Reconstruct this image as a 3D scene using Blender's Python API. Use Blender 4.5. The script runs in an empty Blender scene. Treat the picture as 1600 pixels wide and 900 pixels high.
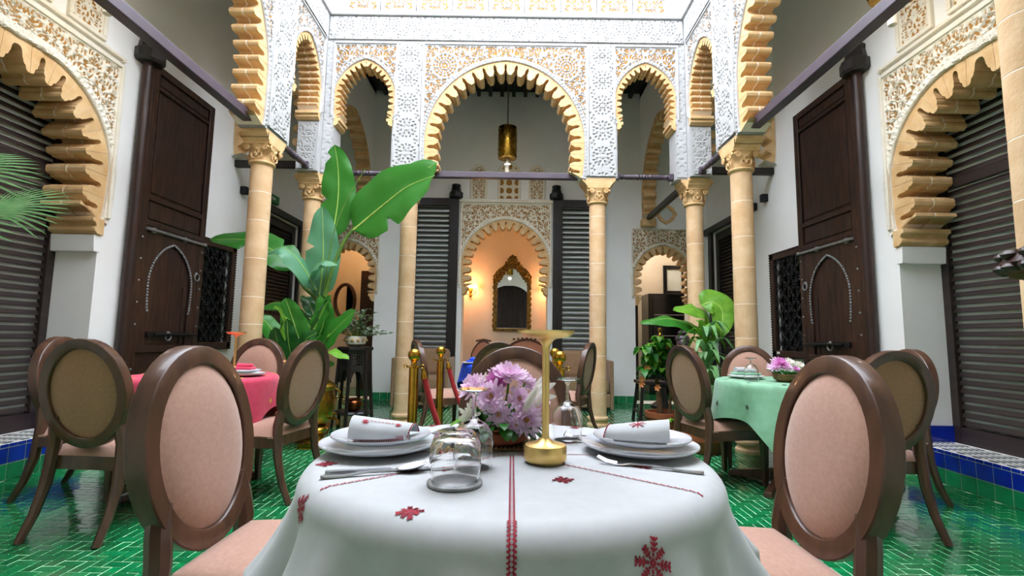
import bpy, bmesh, math, random
import numpy as np
from mathutils import Vector, Matrix
from mathutils.geometry import tessellate_polygon
PI = math.pi
random.seed(7); RNG = np.random.RandomState(11)
SC = bpy.context.scene
COL = SC.collection

# ---------------------------------------------------------------- camera
CAMX, CAMH, FPX = 0.13, 1.03, 759.0
YAW, PITCH, ROLL = -0.0015, 0.1019, 0.0151
def cam_basis():
    fwd = Vector((math.sin(YAW)*math.cos(PITCH), math.cos(YAW)*math.cos(PITCH), math.sin(PITCH)))
    r = Vector((math.cos(YAW), -math.sin(YAW), 0)); u = r.cross(fwd)
    return r*math.cos(ROLL)+u*math.sin(ROLL), -r*math.sin(ROLL)+u*math.cos(ROLL), fwd
cam = bpy.data.cameras.new('camera'); cam.sensor_width = 36; cam.lens = FPX/1600*36; cam.clip_start = 0.02
camo = bpy.data.objects.new('camera', cam); COL.objects.link(camo); SC.camera = camo
_r, _u, _f = cam_basis()
camo.matrix_world = Matrix(((_r.x,_u.x,-_f.x,CAMX),(_r.y,_u.y,-_f.y,0),(_r.z,_u.z,-_f.z,CAMH),(0,0,0,1)))
def project(p):
    d = Vector(p)-Vector((CAMX,0,CAMH)); z = d.dot(_f)
    return 800+FPX*d.dot(_r)/z, 450-FPX*d.dot(_u)/z, z

# ---------------------------------------------------------------- light
w = bpy.data.worlds.new('sky'); SC.world = w; w.use_nodes = True
bg = w.node_tree.nodes['Background']; bg.inputs[0].default_value = (0.88, 0.945, 1.06, 1); bg.inputs[1].default_value = 2.0
vs = SC.view_settings; vs.view_transform = 'Standard'; vs.look = 'None'; vs.gamma = 1; vs.exposure = 2.38
vs.use_curve_mapping = False
SC.cycles.max_bounces = 10; SC.cycles.diffuse_bounces = 7; SC.cycles.transmission_bounces = 8
SC.cycles.caustics_reflective = False; SC.cycles.caustics_refractive = False
SC.cycles.sample_clamp_indirect = 4.0; SC.cycles.adaptive_threshold = .015

# ---------------------------------------------------------------- mesh helpers
class B:
    def __init__(s): s.v = []; s.f = []; s.uv = None
    def add(s, vs_, fs, uv=None):
        o = len(s.v); s.v.extend([tuple(map(float, p)) for p in vs_]); s.f.extend([tuple(i+o for i in f) for f in fs])
        if uv is not None:
            if s.uv is None: s.uv = [(0, 0)]*o
            s.uv.extend(uv)
        elif s.uv is not None: s.uv.extend([(0, 0)]*len(vs_))
        return s
    def box(s, x0, x1, y0, y1, z0, z1, M=None):
        p = [(x0,y0,z0),(x1,y0,z0),(x1,y1,z0),(x0,y1,z0),(x0,y0,z1),(x1,y0,z1),(x1,y1,z1),(x0,y1,z1)]
        if M is not None: p = [M @ Vector(q) for q in p]
        return s.add(p, [(0,3,2,1),(4,5,6,7),(0,1,5,4),(1,2,6,5),(2,3,7,6),(3,0,4,7)])
    def lathe(s, prof, seg=16, c=(0,0,0), M=None, close=False):
        n = len(prof); vs_ = []
        for i in range(seg):
            a = 2*PI*i/seg
            for r, z in prof: vs_.append((c[0]+r*math.cos(a), c[1]+r*math.sin(a), c[2]+z))
        if M is not None: vs_ = [M @ Vector(q) for q in vs_]
        fs = []
        for i in range(seg):
            j = (i+1) % seg
            for k in range(n-1 if not close else n):
                l = (k+1) % n
                fs.append((i*n+k, j*n+k, j*n+l, i*n+l))
        if not close:
            if prof[0][0] > 1e-4: fs.append(tuple(i*n for i in reversed(range(seg))))
            if prof[-1][0] > 1e-4: fs.append(tuple(i*n+n-1 for i in range(seg)))
        return s.add(vs_, fs)
    def tube(s, path, rad, seg=8, cap=True, flat=1.0):
        P = [Vector(p) for p in path]; n = len(P)
        R = rad if hasattr(rad, '__len__') else [rad]*n
        up = None; vs_ = []
        for i in range(n):
            t = (P[min(i+1,n-1)]-P[max(i-1,0)]).normalized()
            if up is None:
                up = Vector((0,0,1)) if abs(t.z) < .9 else Vector((1,0,0))
            a = (up - t*up.dot(t)).normalized(); b = t.cross(a); up = a
            for k in range(seg):
                th = 2*PI*k/seg
                vs_.append(P[i]+(a*math.cos(th)*flat+b*math.sin(th))*R[i])
        fs = [(i*seg+k, i*seg+(k+1)%seg, (i+1)*seg+(k+1)%seg, (i+1)*seg+k) for i in range(n-1) for k in range(seg)]
        if cap: fs += [tuple(reversed(range(seg))), tuple((n-1)*seg+k for k in range(seg))]
        return s.add(vs_, fs)
    def prism(s, loops, d0, d1, mapf):
        # loops: list of 2D polygons (outer first, then holes); extruded from d0 to d1
        tri = tessellate_polygon([[Vector((p[0], p[1], 0)) for p in L] for L in loops])
        pts = [p for L in loops for p in L]; n = len(pts)
        vs_ = [mapf(p[0], p[1], d0) for p in pts]+[mapf(p[0], p[1], d1) for p in pts]
        fs = [tuple(t) for t in tri]+[tuple(i+n for i in reversed(t)) for t in tri]
        o = 0
        for L in loops:
            m = len(L)
            for i in range(m): fs.append((o+i, o+(i+1)%m, o+n+(i+1)%m, o+n+i))
            o += m
        return s.add(vs_, fs)
    def flat(s, loops, d, mapf):
        tri = tessellate_polygon([[Vector((p[0], p[1], 0)) for p in L] for L in loops])
        pts = [p for L in loops for p in L]
        return s.add([mapf(p[0], p[1], d) for p in pts], [tuple(t) for t in tri])
    def sphere(s, c, r, seg=12, rings=8, sc=(1,1,1), M=None):
        vs_ = []; fs = []
        for i in range(rings+1):
            ph = PI*i/rings
            for k in range(seg):
                th = 2*PI*k/seg
                vs_.append(Vector((c[0]+r*sc[0]*math.sin(ph)*math.cos(th), c[1]+r*sc[1]*math.sin(ph)*math.sin(th), c[2]+r*sc[2]*math.cos(ph))))
        if M is not None: vs_ = [M @ q for q in vs_]
        for i in range(rings):
            for k in range(seg): fs.append((i*seg+k, (i+1)*seg+k, (i+1)*seg+(k+1)%seg, i*seg+(k+1)%seg))
        return s.add(vs_, fs)
    def grid(s, pts, nu, nv, wrap=False, uv=None):
        fs = []
        for i in range(nu-1):
            for k in range(nv if wrap else nv-1):
                l = (k+1) % nv
                fs.append((i*nv+k, i*nv+l, (i+1)*nv+l, (i+1)*nv+k))
        return s.add(pts, fs, uv)
    def npgrid(s, V, mask=None):
        nu, nv = V.shape[:2]
        idx = np.arange(nu*nv).reshape(nu, nv)
        q = np.stack([idx[:-1,:-1], idx[1:,:-1], idx[1:,1:], idx[:-1,1:]], -1)
        if mask is not None:
            m = mask[:-1,:-1] & mask[1:,:-1] & mask[1:,1:] & mask[:-1,1:]
            q = q[m]
        q = q.reshape(-1, 4)
        used = np.unique(q); re = np.full(nu*nv, -1); re[used] = np.arange(len(used))
        return s.add(V.reshape(-1, 3)[used].tolist(), re[q].tolist())

def mesh_of(b, name, m=None, smooth=False):
    me = bpy.data.meshes.new(name); me.from_pydata(b.v, [], b.f); me.validate(verbose=False)
    if b.uv is not None and len(b.uv) == len(me.vertices):
        ul = me.uv_layers.new(name='UVMap')
        li = np.zeros(len(me.loops), dtype=np.int32); me.loops.foreach_get('vertex_index', li)
        ul.data.foreach_set('uv', np.array(b.uv, dtype=np.float32)[li].ravel())
    if m: me.materials.append(MAT[m] if isinstance(m, str) else m)
    if smooth: me.polygons.foreach_set('use_smooth', [True]*len(me.polygons))
    bm = bmesh.new(); bm.from_mesh(me); bmesh.ops.recalc_face_normals(bm, faces=bm.faces); bm.to_mesh(me); bm.free()
    if smooth:
        try: me.set_sharp_from_angle(angle=math.radians(42))
        except Exception: pass
    return me
def obj(name, b, m=None, parent=None, smooth=False, bevel=0, loc=None, world=False, rot=None):
    me = b if isinstance(b, bpy.types.Mesh) else mesh_of(b, name, m, smooth)
    o = bpy.data.objects.new(name, me); COL.objects.link(o)
    if parent is not None:
        o.parent = parent
        if world:
            l = Vector((0,0,0)); p = parent
            while p is not None: l = l+p.location; p = p.parent
            o.location = -l
    if loc is not None: o.location = Vector(o.location)+Vector(loc)
    if rot is not None: o.rotation_euler = rot
    if bevel:
        md = o.modifiers.new('bevel', 'BEVEL'); md.width = bevel; md.segments = 2; md.limit_method = 'ANGLE'; md.angle_limit = math.radians(40)
        md.harden_normals = False
    return o
def tag(o, label, cat, group=None):
    o['label'] = label; o['category'] = cat
    if group: o['group'] = group
    return o
def thing(name, label, cat, loc=(0,0,0), rz=0, group=None):
    o = bpy.data.objects.new(name, None); COL.objects.link(o); o.location = loc; o.rotation_euler = (0,0,rz); o.empty_display_size = .1
    return tag(o, label, cat, group)
def struct(name, b, m=None, smooth=False):
    o = obj(name, b, m, None, smooth) if b is not None else bpy.data.objects.new(name, None)
    if b is None: COL.objects.link(o)
    o['kind'] = 'structure'; return o
def dup(root, loc=None, rz=None, label=None, parent=None):
    r = root.copy(); COL.objects.link(r)
    if parent is not None: r.parent = parent
    if loc is not None: r.location = loc
    if rz is not None: r.rotation_euler = (0,0,rz)
    if label: r['label'] = label
    for ch in list(root.children):
        c = ch.copy(); COL.objects.link(c); c.parent = r
        for g in ch.children:
            d = g.copy(); COL.objects.link(d); d.parent = c
    return r

# ---------------------------------------------------------------- materials
MAT = {}
def lin(h):
    h = h.lstrip('#'); c = [int(h[i:i+2], 16)/255 for i in (0,2,4)]
    return [((x+.055)/1.055)**2.4 if x > .04045 else x/12.92 for x in c]+[1]
def mat(name, c1, c2=None, scale=12, stretch=(1,1,1), rough=.5, metal=0, bump=0, bscale=None, coat=0, spec=.5, sheen=0,
        trans=0, ior=1.45, emit=None, estr=0, island=0, detail=4, contrast=(.3,.7), uvwave=None, translucent=0, rvar=0, bdist=.01, aniso=0):
    m = bpy.data.materials.new(name); m.use_nodes = True; nt = m.node_tree; N = nt.nodes; L = nt.links
    p = N['Principled BSDF']; MAT[name] = m
    c1 = lin(c1) if isinstance(c1, str) else list(c1)+[1]
    p.inputs['Base Color'].default_value = c1; p.inputs['Roughness'].default_value = rough; p.inputs['Metallic'].default_value = metal
    p.inputs['Coat Weight'].default_value = coat; p.inputs['Coat Roughness'].default_value = .08
    p.inputs['Specular IOR Level'].default_value = spec; p.inputs['Sheen Weight'].default_value = sheen
    p.inputs['Transmission Weight'].default_value = trans; p.inputs['IOR'].default_value = ior
    if emit: p.inputs['Emission Color'].default_value = lin(emit); p.inputs['Emission Strength'].default_value = estr
    tc = N.new('ShaderNodeTexCoord'); mp = N.new('ShaderNodeMapping'); mp.inputs['Scale'].default_value = stretch
    L.new(tc.outputs['Object'], mp.inputs[0]); fac = None
    col = None
    if c2 is not None:
        c2 = lin(c2) if isinstance(c2, str) else list(c2)+[1]
        if uvwave:
            wv = N.new('ShaderNodeTexWave'); wv.inputs['Scale'].default_value = uvwave; wv.inputs['Distortion'].default_value = .6; wv.bands_direction = 'Y'
            L.new(tc.outputs['UV'], wv.inputs[0]); src = wv.outputs['Fac']
        else:
            nz = N.new('ShaderNodeTexNoise'); nz.inputs['Scale'].default_value = scale; nz.inputs['Detail'].default_value = detail
            L.new(mp.outputs[0], nz.inputs['Vector']); src = nz.outputs['Fac']
        rp = N.new('ShaderNodeMapRange'); rp.inputs[1].default_value = contrast[0]; rp.inputs[2].default_value = contrast[1]
        L.new(src, rp.inputs[0])
        mx = N.new('ShaderNodeMix'); mx.data_type = 'RGBA'; mx.inputs['A'].default_value = c1; mx.inputs['B'].default_value = c2
        L.new(rp.outputs[0], mx.inputs['Factor']); col = mx.outputs['Result']; fac = rp.outputs[0]
    if island:
        g = N.new('ShaderNodeNewGeometry'); oi = N.new('ShaderNodeObjectInfo'); ad = N.new('ShaderNodeMath'); ad.operation = 'ADD'
        L.new(g.outputs['Random Per Island'], ad.inputs[0]); L.new(oi.outputs['Random'], ad.inputs[1])
        fr = N.new('ShaderNodeMath'); fr.operation = 'FRACT'; L.new(ad.outputs[0], fr.inputs[0])
        mr = N.new('ShaderNodeMapRange'); mr.inputs[3].default_value = 1-island; mr.inputs[4].default_value = 1+island
        L.new(fr.outputs[0], mr.inputs[0])
        hv = N.new('ShaderNodeHueSaturation'); L.new(mr.outputs[0], hv.inputs['Value'])
        if col is not None: L.new(col, hv.inputs['Color'])
        else: hv.inputs['Color'].default_value = c1
        col = hv.outputs[0]
    if col is not None: L.new(col, p.inputs['Base Color'])
    if bump:
        n2 = N.new('ShaderNodeTexNoise'); n2.inputs['Scale'].default_value = bscale or scale; n2.inputs['Detail'].default_value = detail
        L.new(mp.outputs[0], n2.inputs['Vector'])
        bp = N.new('ShaderNodeBump'); bp.inputs['Strength'].default_value = bump; bp.inputs['Distance'].default_value = bdist
        L.new(n2.outputs['Fac'], bp.inputs['Height']); L.new(bp.outputs[0], p.inputs['Normal'])
    if rvar and fac is not None:
        r2 = N.new('ShaderNodeMapRange'); r2.inputs[3].default_value = max(0.02, rough-rvar); r2.inputs[4].default_value = rough+rvar
        L.new(fac, r2.inputs[0]); L.new(r2.outputs[0], p.inputs['Roughness'])
    if translucent:
        tr = N.new('ShaderNodeBsdfTranslucent'); ms = N.new('ShaderNodeMixShader'); ms.inputs[0].default_value = translucent
        if col is not None: L.new(col, tr.inputs[0])
        else: tr.inputs[0].default_value = c1
        L.new(p.outputs[0], ms.inputs[1]); L.new(tr.outputs[0], ms.inputs[2]); L.new(ms.outputs[0], N['Material Output'].inputs['Surface'])
    return m
mat('plaster', '#f2f1ee', '#ebe9e5', 1.6, rough=.85, bump=.12, bscale=18)
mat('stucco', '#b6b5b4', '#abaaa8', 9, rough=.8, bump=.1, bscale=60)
mat('stucco_cream', '#ece5d6', '#e0d6c2', 9, rough=.8, bump=.1, bscale=60)
mat('ochre', '#a87a3c', '#966a31', 14, rough=.9)
mat('stone', '#dcbc94', '#caa377', 7, rough=.85, bump=.5, bscale=55, island=.07, bdist=.006)
mat('stone_carved', '#dfbd8c', '#cca26c', 9, rough=.85, bump=.4, bscale=60, island=.05, bdist=.005)
mat('mortar', '#f4e8d6', rough=.9)
mat('dark_wood', '#3d241a', '#1f1310', 5, stretch=(6,6,.7), rough=.42, bump=.25, bscale=9, rvar=.1)
mat('black_wood', '#2b2422', '#1a1615', 5, stretch=(6,6,.7), rough=.4, bump=.15, bscale=10)
mat('louver', '#3a2f2b', '#282020', 4, stretch=(5,.6,6), rough=.35, island=.08)
mat('beam', '#51454f', '#453a43', 5, rough=.38, bump=.05)
mat('iron', '#15161a', rough=.45, metal=.3)
mat('pewter', '#a3a3a3', '#828181', 40, rough=.5, metal=.6)
mat('green_tile', '#0f8049', '#076236', 9, rough=.17, island=.25, coat=.5, bump=.06, bscale=22, rvar=.06)
mat('green_tile_wall', '#1d8f58', '#107547', 9, rough=.15, island=.15, coat=.4)
mat('grout', '#d3dec6', '#b5c8a8', 16, rough=.9)
mat('blue_tile', '#0f2fae', '#0a2186', 9, rough=.12, island=.12, coat=.5)
mat('white_tile', '#eceae4', '#dcdad2', 9, rough=.2, island=.06)
mat('teal_tile', '#2c5a66', '#1c3b52', 9, rough=.2, island=.3)
mat('chair_fabric', '#b68d7a', '#aa826f', 90, rough=.9, sheen=.3, bump=.25, bscale=420, bdist=.002)
mat('chair_back_fabric', '#a57c60', '#966e53', 90, rough=.85, sheen=.2, bump=.25, bscale=420, bdist=.002)
mat('chair_wood', '#5c3e2d', '#412a1f', 5, stretch=(5,5,1), rough=.34, coat=.25)
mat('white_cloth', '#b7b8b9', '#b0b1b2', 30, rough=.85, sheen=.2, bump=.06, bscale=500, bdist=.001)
mat('pink_cloth', '#d8405f', '#c93355', 20, rough=.75, sheen=.2)
mat('green_cloth', '#86b795', '#78a986', 20, rough=.75, sheen=.2)
mat('blue_cloth', '#1f4fd8', '#173fb8', 20, rough=.75)
mat('red_thread', '#a3182e', '#7c1126', 60, rough=.8)
mat('gold_thread', '#e2b552', rough=.6)
mat('dark_thread', '#3c4a46', rough=.8)
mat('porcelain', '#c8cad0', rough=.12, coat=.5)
mat('steel', '#dcdce4', rough=.28, metal=1)
mat('glass', (1,1,1), rough=.0, trans=1, ior=1.45)
mat('pane', (.75,.8,.78), rough=.05, trans=1, ior=1.1)
mat('frosted', '#d4dad6', '#c2c9c4', 3, rough=.35, coat=.3)
mat('brass', '#c99b3c', '#a87a26', 12, rough=.2, metal=1, rvar=.06)
mat('old_brass', '#b28d3a', '#80601f', 10, rough=.28, metal=1, rvar=.08, bump=.15, bscale=30)
mat('satin_gold', '#ecca84', '#e0bb70', 20, rough=.4, metal=1)
mat('copper', '#8e5331', '#6a3b22', 10, rough=.3, metal=1)
mat('red_velvet', '#b3121c', '#8f0d16', 30, rough=.7, sheen=.15)
mat('sofa_fabric', '#9c7d5e', '#8b6d50', 30, rough=.85, sheen=.2, bump=.2, bscale=200, bdist=.002)
mat('warm_wall', '#e0d6c6', '#d6cab6', 2, rough=.85)
mat('room_wall', '#cfc4b4', '#c2b6a5', 2, rough=.85)
mat('mirror', (.92,.92,.92), rough=.01, metal=1)
mat('gilt', '#8f7440', '#4c3c1e', 26, rough=.32, metal=1, bump=.4, bscale=60)
mat('banana_leaf', '#3f8a2e', '#2f7424', rough=.35, uvwave=26, translucent=.35, coat=.1)
mat('leaf_light', '#7fb63a', '#5f9a2c', 14, rough=.4, translucent=.35)
mat('leaf_dark', '#2d6a2a', '#1d4f20', 14, rough=.35, translucent=.25)
mat('leaf_blue', '#6ba37c', '#4c8a60', rough=.4, uvwave=20, translucent=.3)
mat('leaf_grey', '#7f8f78', '#5f7058', 14, rough=.6, translucent=.2)
mat('palm_leaf', '#86b377', '#5f985a', 14, rough=.45, translucent=.3)
mat('midrib', '#a9c262', '#8fb04c', 14, rough=.4)
mat('stalk', '#6d8f3a', '#4f7030', 10, rough=.5)
mat('bark', '#6b4f33', '#4a3522', 14, rough=.9)
mat('terracotta', '#a85c38', '#8a4628', 8, rough=.8, bump=.2, bscale=40)
mat('soil', '#3a2a1d', rough=1)
mat('petal_pink', '#f7e6f3', '#ecc6e6', 60, rough=.6, translucent=.25)
mat('petal_white', '#f4f2ea', '#ece7d8', 60, rough=.6, translucent=.25)
mat('petal_hot', '#e296d2', '#d277bd', 60, rough=.6, translucent=.25)
mat('petal_orange', '#e0935a', '#d27d46', 60, rough=.6, translucent=.25)
mat('flower_heart', '#c79b52', rough=.8)
mat('wicker', '#8a6a42', '#6a4e2e', 40, rough=.8, bump=.3, bscale=80)
mat('bulb', '#ffd28a', emit='#ffb347', estr=14)
mat('exit_green', '#1d7a3f', rough=.4)
mat('statue', '#4b3a44', '#2f252b', 10, rough=.4)
mat('lamp_glow', '#ffd9a0', emit='#ffb45c', estr=4)
mat('black_gloss', '#121214', rough=.2)
mat('curtain', '#2c211d', '#1f1714', 8, rough=.8)
mat('ceiling_wood', '#2c2624', '#1f1b1b', 4, stretch=(1,8,1), rough=.6)
# ---------------------------------------------------------------- layout
AX0, AX1 = 2.24, 2.49          # side arcades, court face and gallery face
AY0, AY1 = 5.765, 6.015        # back arcade
WX, WX1 = 3.36, 3.76           # side walls
WY, WY1 = 8.0, 8.4             # back wall
ZI, ZTOP, ZCEIL = 2.985, 5.56, 5.25
SYC = 3.22                     # centre of side wall arches
BYC = 3.32                     # centre of side arcade large arches
mBackA = lambda u, v, d: (u, AY0+d, v)
mBackW = lambda u, v, d: (u, WY+d, v)
def mSideA(s): return lambda u, v, d: (s*(AX0+d), u, v)
def mSideW(s): return lambda u, v, d: (s*(WX+d), u, v)

def arch_curve(wid, zw, zt, wb, zb, n=44):
    # pointed horseshoe from left foot over the apex to the right foot
    c = ((zt-zw)**2-wid**2)/(2*wid); R = wid+c
    pts = []
    a1 = math.atan2(zt-zw, c)
    for i in range(n+1):
        a = a1*i/n; pts.append((R*math.cos(a)-c, zw+R*math.sin(a)))
    low = []
    m = max(4, n//5)
    for i in range(1, m+1):
        t = i/m; low.append((wid-(wid-wb)*(1-math.cos(t*PI/2)), zw-(zw-zb)*math.sin(t*PI/2)**1.0))
    right = list(reversed(low))+pts           # foot -> apex
    left = [(-x, z) for x, z in right]
    return left+list(reversed(right))[1:]
def resample(pts, ds):
    P = np.array(pts); seg = np.hypot(*(P[1:]-P[:-1]).T); S = np.concatenate([[0], np.cumsum(seg)])
    n = max(2, int(round(S[-1]/ds))); q = np.linspace(0, S[-1], n+1)
    return np.stack([np.interp(q, S, P[:,0]), np.interp(q, S, P[:,1])], 1), q
class Arc:
    def __init__(s, pts):
        s.P = np.array(pts); seg = np.hypot(*(s.P[1:]-s.P[:-1]).T); s.S = np.concatenate([[0], np.cumsum(seg)]); s.L = s.S[-1]
    def at(s, q, n):
        # n > 0 moves inward (towards the opening)
        x = np.interp(q, s.S, s.P[:,0]); z = np.interp(q, s.S, s.P[:,1]); e = .02
        dx = np.interp(q+e, s.S, s.P[:,0])-np.interp(q-e, s.S, s.P[:,0]); dz = np.interp(q+e, s.S, s.P[:,1])-np.interp(q-e, s.S, s.P[:,1])
        l = np.hypot(dx, dz)+1e-9
        return x+n*dz/l, z-n*dx/l
LOBE = [(0,1),(.18,1),(.185,.88),(.275,.86),(.28,.74),(.345,.72),(.35,.38),(.385,.29),(.44,.23),(.5,.14),(.56,.23),(.615,.29),(.65,.38),(.655,.72),(.72,.74),(.725,.86),(.815,.88),(.82,1),(1,1)]
LOBE_KEY = [(0,1),(.14,.98),(.21,.91),(.225,.80),(.29,.77),(.34,.72),(.345,.62),(.375,.60),(.38,.36),(.42,.26),(.5,.22),(.58,.26),(.62,.36),(.625,.60),(.655,.62),(.66,.72),(.71,.77),(.775,.80),(.79,.91),(.86,.98),(1,1)]
LOBE_ROUND = [(0,1),(.12,.97),(.22,.85),(.28,.66),(.30,.52),(.36,.38),(.5,.28),(.64,.38),(.70,.52),(.72,.66),(.78,.85),(.88,.97),(1,1)]
def arch_ring(parent, curve, uc, mapf, d0, d1, period, tip, lobe=LOBE, m='stone_carved', gap=.005, layers=1):
    A = Arc(curve); n = int(round(A.L/period)); n += (n % 2 == 0)
    per = A.L/n
    mo = B()
    for k in range(n):
        for (b, gp, sc, e0, e1) in ((None, gap, 1.0, d0, d1), (mo, 0, .985, d0+.004, d1-.004)):
            b = b or B()
            pin = []
            for (t, h) in lobe:
                q = k*per+gp/2+(per-gp)*t
                x, z = A.at(q, tip*h*sc); pin.append((uc+x, z))
            pout = []
            for t in (1, .75, .5, .25, 0):
                x, z = A.at(k*per+gp/2+(per-gp)*t, -.002); pout.append((uc+x, z))
            if gp and layers > 1:
                pin2 = []
                for (t, h) in lobe:
                    x, z = A.at(k*per+gp/2+(per-gp)*t, tip*h*.90); pin2.append((uc+x, z))
                w_ = (e1-e0)/layers
                for q in range(layers): b.prism([pin+pout], e0+q*w_, e0+(q+1)*w_-(.014 if q < layers-1 else 0), mapf)
                b.prism([pin2+pout], e0+.01, e1-.01, mapf)
            else: b.prism([pin+pout], e0, e1, mapf)
            if b is not mo: ARCH_TMP.append(b)
    a = obj('arch_mortar', mo, 'mortar', parent)
    for b in ARCH_TMP: obj('voussoir', b, m, a)
    ARCH_TMP.clear()
    return a
ARCH_TMP = []

# ---- carved stucco patterns
def wave_field(x, y, lam, seed, n=20):
    r = np.random.RandomState(seed); g = np.zeros_like(x)
    for i in range(n):
        a = r.uniform(0, 2*PI); k = 2*PI/lam*r.uniform(.82, 1.18); g += np.cos(k*(x*np.cos(a)+y*np.sin(a))+r.uniform(0, 2*PI))
    return g/math.sqrt(n/2)
def pat_scroll(x, y, lam=.12, seed=3, rosettes=()):
    # spiral scrolls packed around jittered centres, mirrored about the middle
    X = np.abs(x); r_ = np.random.RandomState(seed); sp = lam*1.75
    x0, x1, y0, y1 = 0, X.max()+sp, y.min()-sp, y.max()+sp
    cs = [((i+.5+.5*(j % 2)+r_.uniform(-.13, .13))*sp, y0+(j+r_.uniform(-.13, .13))*sp*.87, r_.choice((-1, 1)), r_.uniform(0, 6.28)) for j in range(int((y1-y0)/(sp*.87))+2) for i in range(-1, int((x1-x0)/sp)+2)]
    d1 = np.full(X.shape, 9.); d2 = d1.copy(); g = np.zeros_like(X)
    for (cx, cy, s_, ph) in cs:
        dx = X-cx; dy = y-cy; d = np.hypot(dx, dy); near_ = d < d1
        th = np.arctan2(dy, dx)
        gi = 1.55*np.cos(2*PI*d/(lam*.66)+s_*th*2+ph)*(.72+.38*np.cos(5*th-s_*d*30+ph))
        d2 = np.where(near_, d1, np.minimum(d2, d)); d1 = np.where(near_, d, d1); g = np.where(near_, gi, g)
    g = np.where(d2-d1 < lam*.11, 0, g)+.25*wave_field(X, y, lam*.6, seed)
    for (cx, cy, R) in rosettes:
        for sx in (-1, 1):
            dx = x-sx*cx; dy = y-cy; r = np.hypot(dx, dy); th = np.arctan2(dy, dx)
            gr = 1.5*np.cos(2*PI*r/(R*.42)+.6)*np.cos(8*th*(r > R*.18))+.25*np.cos(16*th)
            wgt = np.clip((R-r)/(R*.12), 0, 1); g = g*(1-wgt)+gr*wgt
            g = np.where(np.abs(r-R) < R*.05, 0, g)
    return np.clip((.70-np.abs(g))*2.2, -1, 1)
def pat_star(x, y, P=.30):
    X = ((x+P/2) % P)-P/2; Y = ((y+P/2) % P)-P/2
    H = np.zeros_like(x)
    def ring(X, Y, r0, w, n, ph, pw=1.2):
        r = np.hypot(X, Y)/P; th = np.arctan2(Y, X)
        return np.exp(-((r-r0)/w)**2)*np.clip(np.cos(n*th+ph), 0, 1)**pw
    H = np.maximum(H, ring(X, Y, .10, .035, 8, 0)); H = np.maximum(H, ring(X, Y, .22, .05, 8, PI)); H = np.maximum(H, ring(X, Y, .345, .04, 16, 0))
    X2 = ((x) % P)-P/2; Y2 = ((y) % P)-P/2
    H = np.maximum(H, ring(X2, Y2, .09, .04, 4, 0)); H = np.maximum(H, ring(X2, Y2, .2, .035, 8, PI/2)*.9)
    return 1-2*np.clip(H*2.1-.35, 0, 1)
def carve(name, parent, rect, mapf, pat, amp, base, m, res=.012, hole=None, uc=0):
    u0, u1, v0, v1 = rect
    nu = max(3, int((u1-u0)/res)+1); nv = max(3, int((v1-v0)/res)+1)
    U, V = np.meshgrid(np.linspace(u0, u1, nu), np.linspace(v0, v1, nv), indexing='ij')
    H = pat(U-uc, V)
    e = np.minimum(np.minimum(U-u0, u1-U), np.minimum(V-v0, v1-V)); H = np.where(e < .012, 1, H)
    mask = None
    if hole is not None:
        # hole: half-width as a function of height, from an arch curve around uc
        P = np.array(hole); right = P[len(P)//2:]; o = np.argsort(right[:,1])
        hw = np.interp(V, right[o,1], right[o,0], left=right[o,0][0], right=0)
        inside = (np.abs(U-uc) < hw+.004) & (V < P[:,1].max()+.004)
        mask = ~inside
    D = -(base+amp*H)
    pts = np.zeros(U.shape+(3,))
    a = np.array(mapf(0., 0., 0.)); eu = np.array(mapf(1., 0., 0.))-a; ev = np.array(mapf(0., 1., 0.))-a; ed = np.array(mapf(0., 0., 1.))-a
    pts = a+U[...,None]*eu+V[...,None]*ev+D[...,None]*ed
    return obj(name, B().npgrid(pts, mask), m, parent, smooth=True)
def rope_band(parent, curve, uc, mapf, width, m, proud=.022):
    A = Arc(curve); nq = int(A.L/.012); q = np.linspace(0, A.L, nq); nn = 8
    V = np.zeros((nq, nn, 3))
    for j in range(nn):
        t = j/(nn-1); x, z = A.at(q, -t*width)
        hgt = proud*(.55+.45*np.cos(2*PI*q/.045+(1 if t > .5 else -1)*1.6*(t-.5))*math.sin(PI*min(1, max(0, (t-.15)/.7)))) if 0 < j < nn-1 else np.zeros_like(q)
        for i in range(nq): V[i, j] = mapf(uc+x[i], z[i], -float(hgt[i]))
    return obj('rope_border', B().npgrid(V), m, parent, smooth=True)
def frame_rect(parent, rect, mapf, wd, proud, m, open_bottom=True):
    u0, u1, v0, v1 = rect; b = B()
    parts = [((u0-wd, u0), (v0, v1+wd)), ((u1, u1+wd), (v0, v1+wd)), ((u0, u1), (v1, v1+wd))]
    if not open_bottom: parts.append(((u0-wd, u1+wd), (v0-wd, v0)))
    for (a, c), (e, f) in parts:
        b.prism([[(a, e), (c, e), (c, f), (a, f)]], -proud, 0, mapf)
    return obj('panel_frame', b, m, parent, bevel=.006)
def spandrel(parent, curve, uc, mapf, rect, white, seed, lam=.11, rosettes=(), res=.012, rope=.06, fw=.03):
    u0, u1, v0, v1 = rect
    bk = B(); C = [(uc+x, z) for x, z in curve if z > v0+.001]
    bk.flat([[(u0, v0), (u0, v1), (u1, v1), (u1, v0)]+[p for p in reversed(C)]], -.003, mapf)
    obj('ochre_ground', bk, 'ochre', parent)
    carve('stucco_tracery', parent, rect, mapf, lambda x, y: pat_scroll(x, y, lam, seed, rosettes), .011, .004, white, res, curve, uc)
    rope_band(parent, curve, uc, mapf, rope, white)
    frame_rect(parent, rect, mapf, fw, .03, white)

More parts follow.
